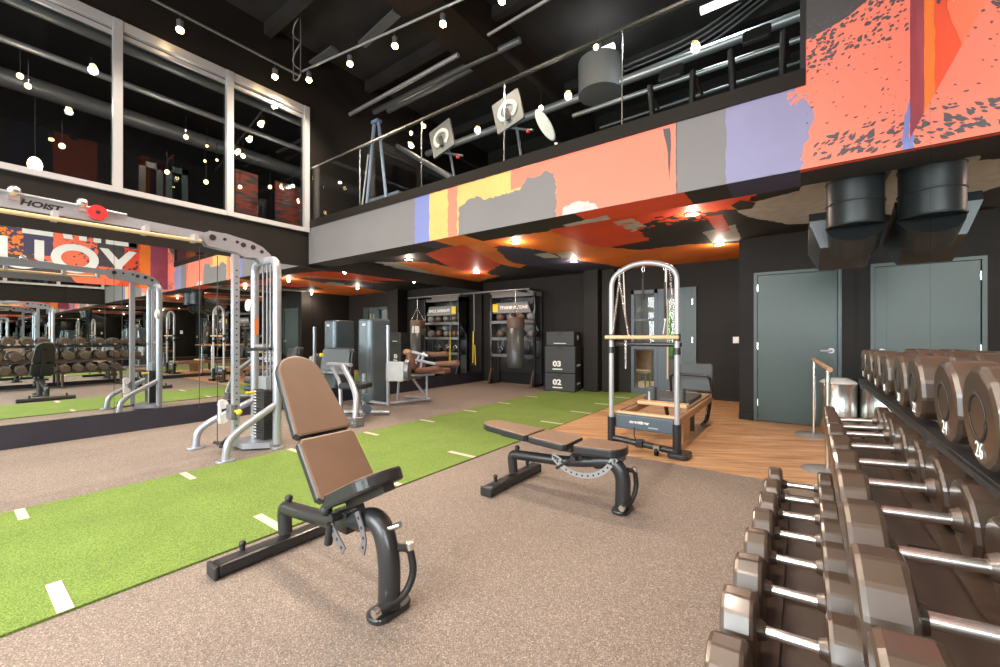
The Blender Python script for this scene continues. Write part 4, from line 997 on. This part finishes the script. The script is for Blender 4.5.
for z in (1.585, 1.165, .745):
    for j in range(4):
        x = -6.20+j*.31
        r_ = .125 if z > 1.5 else .115
        if z < .8:
            if j > 2: continue
            o = thing('kettlebell', 'kettlebell on the lowest shelf of the corner rack, %s from the mirror' % ords[j].replace('nearest', 'first'), 'kettlebell', (x, 8.5, z), 'kettlebells on the corner rack')
            MB().sphere((x, 8.5, z+.09), .09).build('bell', 'black_metal', o)
            MB().tube([(x+.06*math.cos(a), 8.5, z+.15+.07*math.sin(a)) for a in [PI*i/8 for i in range(9)]], .013, 8).build('handle', 'steel_brushed', o)
        else:
            q = MB(); q.sphere((x, 8.52, z+r_), r_, seg=18, rings=10); o = q.build('medicine_ball', ['brown_leather', 'pipe_grey', 'brown_leather', 'mid_grey'][j])
            tag(o, 'medicine ball on the %s shelf of the corner rack, %s from the mirror' % ('upper' if z > 1.5 else 'middle', ords[j].replace('nearest', 'first')), 'ball', 'balls on the corner rack')
# overhead bar for bag and straps
t = thing('suspension_bar', 'horizontal steel bar under the painted ceiling carrying bag and straps', 'bar', (-5.9, 7.9, 2.3))
MB().tube([(-6.96, 7.9, 2.30), (-4.95, 7.9, 2.30)], .022, 10).build('bar', 'silver_dark', t)
for x in (-5.35, -4.98): MB().tube([(x, 7.9, 2.30), (x, 8.42, 2.30)], .03, 4).build('bracket', 'black_metal', t)
bx, by = -5.33, 7.9
t = thing('punch_bag', 'grey hanging punch bag with brown collar in front of the corner rack', 'punch bag', (bx, by, 2.27))
MB().lathe((bx, by, .48), [(0, 0), (.15, .01), (.19, .04), (.20, .12), (.20, 1.15), (0, 1.15)], 24).build('bag_body', 'bag_grey', t)
MB().lathe((bx, by, 1.63), [(.203, -.22), (.206, -.2), (.206, 0), (.19, .03), (.0, .04)], 24).build('collar', 'brown_leather', t)
MB().box(bx-.202, bx-.196, by-.06, by+.06, .85, 1.25).build('lettering_patch', 'black_rubber', t)
q = MB()
for k in range(4):
    a = PI/4+k*PI/2; q.tube([(bx+.17*math.cos(a), by+.17*math.sin(a), 1.66), (bx, by, 2.02)], .007, 6)
q.tube([(bx, by, 2.02), (bx, by, 2.28)], .01, 6); q.build('chain', 'steel_brushed', t)
def straps(x, lab, up, lo):
    t = thing('suspension_strap', lab, 'exercise strap', (x, 7.9, 2.28))
    MB().tube([(x, 7.9, 2.28), (x+.01, 7.9, 1.35)], .012, 4).build('black_strap', up, t)
    MB().tube([(x, 7.88, 1.35), (x-.02, 7.88, .55)], .016, 4).tube([(x+.03, 7.9, 1.0), (x+.05, 7.9, .5)], .014, 4).build('yellow_strap', lo, t)
    MB().cyl((x-.08, 7.88, .50), (x+.04, 7.88, .50), .018, 8).build('grip', 'black_rubber', t)
straps(-6.59, 'hanging exercise strap with bright yellow lower webbing beside the mirror', 'mid_grey', 'yellow')

# ------------------------------------------------------------------ plyo boxes
def plyo(z0, z1, w_, dd, lab, num, cx=-4.28, cy=8.25, rot=math.radians(10)):
    t = thing('plyo_box', lab, 'plyo box', (cx, cy, z0), 'stacked black plyo boxes')
    M = Matrix.Translation((cx, cy, 0)) @ Matrix.Rotation(rot, 4, 'Z')
    q = MB(); q.M = M; q.rbox(-w_/2, w_/2, -dd/2, dd/2, z0+.002, z1-.002, .015); q.build('foam_body', 'box_black', t)
    q = MB(); q.M = M; q.box(-.06, .06, -dd/2-.006, -dd/2+.001, z1-.06, z1-.012); q.box(-w_/2+.03, w_/2-.03, -dd/2-.002, -dd/2+.001, z1-.085, z1-.075); q.build('strap_tab', 'black_rubber', t)
    if num:
        text('box_number', num, .16, M @ basis(Vector((-.06, -dd/2-.003, z0+.20)), (1, 0, 0), (0, 0, 1)) @ Matrix.Diagonal((1.2, 1, 1, 1)), 'white_text', t, .007)
        q = MB(); q.M = M; q.box(-.16, .06, -dd/2-.004, -dd/2+.001, z0+.075, z0+.10); q.build('caption_bar', 'white_text', t)
        q = MB(); q.M = M; q.box(w_/2-.001, w_/2+.003, -dd/4, dd/4, z0+.15, z0+.19); q.build('side_caption', 'white_text', t)
    else:
        q = MB(); q.M = M; q.box(-.14, .14, -dd/2-.004, -dd/2+.001, z0+.05, z0+.065); q.build('caption_bar', 'white_text', t)
        text('box_number', '01', .13, M @ basis(Vector((w_/2+.002, .05, z0+.18)), (0, 1, 0), (0, 0, 1)), 'white_text', t, .006)
plyo(.013, .415, .70, .52, 'black plyo box numbered 02, bottom of the stack on the turf', '02')
plyo(.415, 1.01, .70, .52, 'tall black plyo box numbered 03, middle of the stack', '03')
plyo(1.01, 1.33, .64, .50, 'low black plyo box with a white stripe, topmost of the stack', None)

# ------------------------------------------------------------------ reformer with tower
rx0, rx1, ry0, ry1 = -1.70, -1.01, 4.43, 6.68
t = thing('pilates_reformer', 'pilates reformer with white tower frame and slate blue end on the wood floor', 'reformer', (-1.35, 4.43, 0))
q = MB(); q.tube(smooth_path([(rx0, ry0, .30), (rx0+.0, ry0, 1.90), ((rx0+rx1)/2-.1, ry0, 2.02), ((rx0+rx1)/2+.12, ry0, 2.015), (rx1, ry0, 1.92), (rx1, ry0, .30)], .16, 8), .026, 16); q.build('tower_frame', 'white_metal', t)
for x in (rx0, rx1):
    q = MB(); q.tube([(x, ry0, .02), (x, ry0, .34)], .042, 14); q.M = Matrix.Translation((x+.02, ry0+.03, .03)); q.slab(rrect(.20, .26, .05, 4), .05, .012); q.build('leg', 'black_metal', t)
q = MB(); q.tube([(rx0, ry0, .11), (rx1, ry0, .06)], .035, 8); q.rbox(-1.42, -1.34, ry0-.05, ry0+.05, .05, .13, .01); q.build('cross_foot', 'black_metal', t)
q = MB(); q.cyl((-1.21, ry0-.06, .045), (-1.18, ry0-.06, .045), .042, 16); q.cyl((-1.21, ry0-.06, .045), (-1.18, ry0-.06, .045), .042, 16); cs = q.build('caster', 'black_rubber', t)
MB().box(-1.225, -1.165, ry0-.08, ry0-.03, .06, .11).build('fork', 'steel_brushed', cs)
q = MB(); q.rbox(rx0+.03, rx1-.03, ry0+.02, ry0+.08, .22, .375, .012); ep = q.build('end_panel', 'slate_paint', t)
text('logo', 'merrithew', .048, basis(Vector((-1.40, ry0+.018, .305)), (1, 0, 0), (0, 0, 1)), 'white_text', ep, .0015)
MB().box(-1.30, -1.20, ry0+.012, ry0+.019, .255, .27).build('label_strip', 'pipe_light', ep)
for x in (rx0+.035, rx1-.035):
    q = MB(); q.rbox(x-.035, x+.035, ry0+.06, ry1, .30, .38, .01); q.build('side_rail', 'tan_wood', t)
    q = MB(); q.box(x-.012, x+.012, ry0+.1, ry1-.1, .38, .388); q.build('track', 'steel_brushed', t)
q = MB(); q.rbox(rx0+.02, rx1-.02, ry0+.05, ry0+.13, .375, .40, .008); q.build('wood_crosspiece', 'light_wood', t)
q = MB(); q.rbox(rx0+.02, rx1-.02, ry1-.08, ry1, .28, .39, .01); q.build('foot_end', 'light_wood', t)
q = MB(); q.tube(smooth_path([(rx0+.06, ry1-.25, .28), (rx0+.06, ry1-.1, .03)], .1), .03, 4); q.tube(smooth_path([(rx1-.05, ry1-.05, .30), (rx1-.05, ry1-.30, .05), (rx1-.05, ry1-.6, .04)], .1), .03, 8); q.tube([(rx1-.05, 5.4, .30), (rx1-.05, 5.42, .08)], .028, 4); q.build('rear_leg', 'black_metal', t)
q = MB(); q.box(rx1-.07, rx1-.03, 4.85, 5.15, .06, .3); q.build('side_bracket', 'tan_wood', t)
q = MB(); q.M = Matrix.Translation(((rx0+rx1)/2, 5.75, .425)); q.slab(rrect(.56, .75, .03, 3), .06, .015); q.build('carriage', 'grey_vinyl', t)
q = MB(); q.M = Matrix.Translation(((rx0+rx1)/2, 5.22, .41)); q.slab(rrect(.58, .16, .02, 3), .04, .008); q.build('carriage_board', 'light_wood', t)
for x in (-1.52, -1.18):
    q = MB(); q.rbox(x-.055, x+.055, 5.28, 5.40, .43, .60, .02); sr = q.build('shoulder_rest', 'grey_vinyl', t)
    MB().box(x-.02, x+.0, 5.265, 5.28, .43, .54).build('metal_post', 'white_metal', sr)
# jump board at the far end
q = MB(); q.M = Matrix.Translation((-1.21, 6.45, .64)) @ Matrix.Rotation(math.radians(80), 4, 'X'); q.slab(rrect(.44, .40, .05, 4), .06, .02); q.build('jump_board', 'grey_vinyl', t)
q = MB(); q.tube(smooth_path([(-1.50, 6.25, .40), (-1.48, 6.10, .70), (-.98, 6.10, .70), (-.96, 6.25, .40)], .07), .018, 10); q.build('foot_bar', 'black_metal', t)
# push-through bar and rear bar, ropes, springs
q = MB(); q.tube([(rx0-.05, ry0-.05, 1.225), (rx1+.03, ry0-.05, 1.225)], .021, 12); q.build('wooden_bar', 'light_wood', t)
q = MB(); q.tube([(rx0, ry0+.10, 1.15), (rx1+.02, ry0+.10, 1.15)], .024, 12); q.tube([(rx0, ry0, 1.12), (rx0, ry0+.1, 1.15)], .015, 8); q.tube([(rx1, ry0, 1.12), (rx1, ry0+.1, 1.15)], .015, 8)
for x in (rx0, rx1): q.cyl((x, ry0, 1.19), (x, ry0, 1.26), .036, 14); q.cyl((x, ry0, 1.05), (x, ry0, 1.12), .036, 14)
q.build('push_through_bar', 'black_metal', t)
def spring(p0, p1, r_, m, nm, turns=26):
    p0, p1 = Vector(p0), Vector(p1); n, x, y = frame_to(p0, p1); L = (p1-p0).length; N = turns*8
    q = MB(); q.tube([p0+n*(L*i/N)+x*(r_*math.cos(2*PI*i/8))+y*(r_*math.sin(2*PI*i/8)) for i in range(N+1)], .0035, 5); return q.build(nm, m, t)
spring((-1.60, ry0, 1.93), (-1.68, ry0-.02, 1.24), .012, 'chrome', 'spring'); spring((-1.62, ry0, 1.93), (-1.50, ry0-.02, 1.24), .012, 'chrome', 'spring')
spring((-1.08, ry0, 1.96), (-1.03, ry0-.02, 1.24), .012, 'chrome', 'spring')
q = MB(); q.tube([(-1.57, ry0+.02, 1.93), (-1.55, ry0+.02, 1.45)], .007, 6); q.build('rope', 'rope_white', t); q = MB(); q.tube([(-1.12, ry0+.02, 1.95), (-1.13, ry0+.02, 1.40)], .012, 8); q.tube([(-1.13, ry0+.02, 1.40), (-1.15, ry0+.02, 1.26)], .006, 6); q.build('rope', 'rope_white', t)
q = MB(); q.tube([(-1.13, ry0+.018, 1.80), (-1.13, ry0+.018, 1.42)], .014, 8); q.build('strap_handle', 'black_rubber', t); q = MB(); q.tube([(-1.35, ry0, 1.85), (-1.35, ry0, 1.62)], .013, 8); q.tube([(-1.35, ry0, 2.02), (-1.35, ry0, 1.85)], .006, 6); q.build('strap_handle', 'black_rubber', t)
q = MB()
for x in (-1.61, -1.57, -1.35, -1.13, -1.09):
    q.tube([(x+.014*math.cos(a), ry0, 1.95+.03*math.sin(a)) for a in [2*PI*i/12 for i in range(12)]], .004, 6, closed=True)
q.build('eye_hook', 'chrome', t)
q = MB()
for k in range(9): q.tube([(-1.53+.008*math.cos(a), ry0-.03, 1.18-.035*k+.016*math.sin(a)) for a in [2*PI*i/8 for i in range(8)]], .003, 5, closed=True)
q.build('chain', 'chrome', t)
q = MB(); q.tube(smooth_path([(-1.45, ry0+.02, .25), (-1.44, ry0-.02, .14), (-1.38, ry0+.0, .10)], .05), .006, 6); q.build('cord', 'black_rubber', t)

# ------------------------------------------------------------------ back wall glazing and doors
g = MB(); yb = YB+.02
w3 = struct('window_3', MB().box(-2.93, -2.87, YB-.02, YB+.12, 0, 2.2).box(-2.45, -2.38, YB-.02, YB+.12, 0, 2.2).box(-2.93, -1.64, YB-.02, YB+.12, 2.12, 2.2).box(-2.9, -2.4, YB-.01, YB+.10, .95, 1.01).box(-2.9, -2.4, YB-.01, YB+.10, 1.55, 1.59).box(-2.9, -2.4, YB-.01, YB+.10, 0, .12), 'slate_paint')
struct('window_pane', MB().box(-2.87, -2.45, YB+.04, YB+.046, .12, 2.12), 'glass_clear', w3)
d1 = struct('door_1', MB().box(-2.38, -2.20, YB-.01, YB+.04, 0, 2.12).box(-1.99, -1.90, YB-.01, YB+.04, 0, 2.12).box(-2.2, -1.99, YB-.01, YB+.04, 1.98, 2.12).box(-2.2, -1.99, YB-.01, YB+.04, 0, .35), 'slate_paint')
struct('door_pane', MB().box(-2.2, -1.99, YB+.01, YB+.016, .35, 1.98), 'glass_clear', d1)
struct('door_trim', MB().box(-2.2, -2.17, YB-.014, YB+.0, .35, 1.98).box(-2.02, -1.99, YB-.014, YB+.0, .35, 1.98), 'cream', d1)
struct('door_2', MB().box(-1.90, -1.64, YB-.05, YB+.02, 0, 2.2), 'frame_teal')
q = MB()
for z in (.35, 1.1, 1.85): q.box(-1.72, -1.70, YB-.062, YB-.05, z, z+.11)
struct('door_hinge', q, 'steel_brushed', bpy.data.objects['door_2'])
# lit room behind the glazing
struct('wall_far_room', MB().box(-3.6, -1.2, 11.4, 11.5, 0, 2.7).box(-3.6, -3.5, 9.0, 11.4, 0, 2.7).box(-1.3, -1.2, 9.0, 11.4, 0, 2.7), 'm_grey')
struct('floor_far_room', MB().box(-3.6, -1.2, 8.99, 11.5, -.1, -.002), 'cream')
struct('ceiling_far_room', MB().box(-3.6, -1.2, 9.0, 11.5, 2.7, 2.8), 'white_paint')
o = MB().box(-3.1, -2.6, 11.36, 11.39, .7, 1.9).build('wall_picture', 'green_leaf'); tag(o, 'green leafy picture seen through the far glazing', 'picture')
o = MB().box(-2.55, -2.1, 11.0, 11.35, .4, 1.2).build('display_cabinet', 'lilac'); tag(o, 'lilac display cabinet seen through the far glass door', 'cabinet')
t = thing('lounge_chair', 'tan wooden chair seen low through the far glazing', 'chair', (-2.95, 9.6, 0))
MB().box(-3.15, -2.8, 9.4, 9.8, .38, .44).build('seat', 'cream', t); MB().box(-3.15, -2.8, 9.76, 9.8, .44, .9).build('backrest', 'tan_wood', t)
for x in (-3.13, -2.84):
    for y in (9.42, 9.76): MB().box(x, x+.03, y, y+.03, 0, .38).build('leg', 'tan_wood', t)
light('far_room_lamp', 'AREA', (-2.4, 10.2, 2.66), 60, (1, .96, .9), 1.0)
# door in the protruding wall
fr = struct('trim_door', MB().box(-.545, -.505, YD-.012, YD+.09, 0, 2.155).box(.405, .445, YD-.012, YD+.09, 0, 2.155).box(-.505, .405, YD-.012, YD+.09, 2.115, 2.155), 'frame_teal')
d3 = struct('door_3', MB().box(-.500, .400, YD+.015, YD+.06, .012, 2.11), 'door_teal')
q = MB()
for z in (.22, 1.04, 1.88): q.box(-.508, -.492, YD+.0, YD+.016, z, z+.10)
struct('door_hinge', q, 'steel_brushed', d3)
q = MB(); q.cyl((.335, YD+.015, 1.04), (.335, YD-.008, 1.04), .036, 16); q.tube(smooth_path([(.335, YD+.0, 1.04), (.335, YD-.045, 1.04), (.22, YD-.05, 1.04)], .02), .015, 10); struct('door_handle', q, 'white_metal', d3)
q = MB(); P = at(736, 340, y=YB); o = q.rbox(P.x-.05, P.x+.05, YB-.014, YB-.002, P.z-.06, P.z+.06, .003).build('light_switch', 'white_plastic')
tag(o, 'white light switch plate on the dark back wall', 'light switch'); 
MB().box(P.x-.012, P.x+.012, YB-.018, YB-.014, P.z-.025, P.z+.025).build('rocker', 'white_paint', o)

# ------------------------------------------------------------------ barre stand, steel bin
def stand(x, y, h, lab):
    t = thing('barre_post', lab, 'post', (x, y, 0), 'slim posts of the wooden hand rail')
    MB().lathe((x, y, 0), [(0, 0), (.20, 0), (.20, .010), (.03, .028), (0, .028)], 28).build('base_disc', 'mid_grey', t)
    MB().cyl((x, y, .02), (x, y, h), .020, 14).build('pole', 'steel_brushed', t)
    return t
stand(.14, 6.42, .93, 'slim steel post on a round base in front of the green door')
stand(.205, 4.80, .93, 'slim steel post hidden behind the dumbbells before the steel bin')
o = MB().tube([(.138, 6.46, .945), (.212, 4.62, .945)], .022, 12).build('hand_rail', 'tan_wood'); tag(o, 'round wooden hand rail lying on two slim steel posts', 'hand rail')
t = thing('trash_bin', 'round polished steel bin with pale lid by the green door', 'bin', (.392, 6.74, 0))
MB().lathe((.392, 6.74, 0), [(0, 0), (.185, 0), (.19, .01), (.19, .64), (.18, .65)], 36).build('bin_body', 'steel_brushed', t)
MB().lathe((.392, 6.74, .65), [(.186, -.02), (.188, 0), (.17, .02), (.10, .055), (0, .06)], 36).build('lid', 'white_plastic', t)

# ------------------------------------------------------------------ round black duct with square boot
dx, dy = .365, 4.47
t = thing('air_duct', 'round black air duct with banded rings dropping to a square boot by the mirror', 'duct', (dx, dy, ZC))
MB().cyl((dx, dy, 2.15), (dx, dy, ZC+.0), .185, 40).build('duct_pipe', 'duct_black', t)
q = MB()
for z in (2.15, 2.33, 2.52): q.lathe((dx, dy, z), [(.185, -.008), (.193, -.004), (.193, .004), (.185, .008)], 40)
q.build('duct_ring', 'duct_black', t)
q = MB(); q.cyl((dx, dy, 2.15), (dx, dy+.16, 2.01), .185, 40, .16); q.build('duct_elbow', 'duct_black', t)
M = Matrix.Translation((dx-.05, dy+.34, 2.05)) @ Matrix.Rotation(math.radians(-22), 4, 'X')
q = MB(); q.M = M
a, c2 = .25, .17
q.add([(-a, -a*1.1, .12), (a-.02, -a*1.1, .12), (a-.02, a*1.2, .12), (-a, a*1.2, .12), (-c2, -c2, -.10), (c2, -c2, -.10), (c2, c2*1.4, -.10), (-c2, c2*1.4, -.10)], [(0, 1, 2, 3)[::-1], (4, 5, 6, 7), (0, 1, 5, 4), (1, 2, 6, 5), (2, 3, 7, 6), (3, 0, 4, 7)])
q.add([(-a, -a*1.1, .20), (a-.02, -a*1.1, .20), (a-.02, a*1.2, .20), (-a, a*1.2, .20), (-a, -a*1.1, .12), (a-.02, -a*1.1, .12), (a-.02, a*1.2, .12), (-a, a*1.2, .12)], [(0, 1, 2, 3), (0, 4, 5, 1), (1, 5, 6, 2), (2, 6, 7, 3), (3, 7, 4, 0)])
q.build('square_boot', 'duct_black', t)

# ------------------------------------------------------------------ fill light added as daylight at the unseen front window
light('added_daylight', 'AREA', (-3.2, -4.6, 2.3), 1500, (.97, .97, 1.0), 6.6, (math.radians(82), 0, 0), sy=3.2)
wd = bpy.data.worlds.new('World'); bpy.context.scene.world = wd; wd.use_nodes = True
bg = wd.node_tree.nodes['Background']; bg.inputs[0].default_value = (.75, .85, 1, 1); bg.inputs[1].default_value = .6

# ------------------------------------------------------------------ camera
cam = bpy.data.cameras.new('Camera'); co = bpy.data.objects.new('Camera', cam); C.objects.link(co)
co.location = (0, 0, H); co.rotation_euler = (PI/2, 0, A)
cam.sensor_width = 36; cam.lens = F/1000*36; cam.shift_y = (HY-333.5)/1000; cam.clip_start = .02; cam.clip_end = 100
s = bpy.context.scene; s.camera = co
s.view_settings.view_transform = 'Standard'; s.view_settings.look = 'None'; s.view_settings.gamma = 1; s.view_settings.use_curve_mapping = False
s.view_settings.exposure = -0.22
s.cycles.use_denoising = True
s.cycles.max_bounces = 10; s.cycles.glossy_bounces = 8; s.cycles.transparent_max_bounces = 12; s.cycles.sample_clamp_indirect = 6
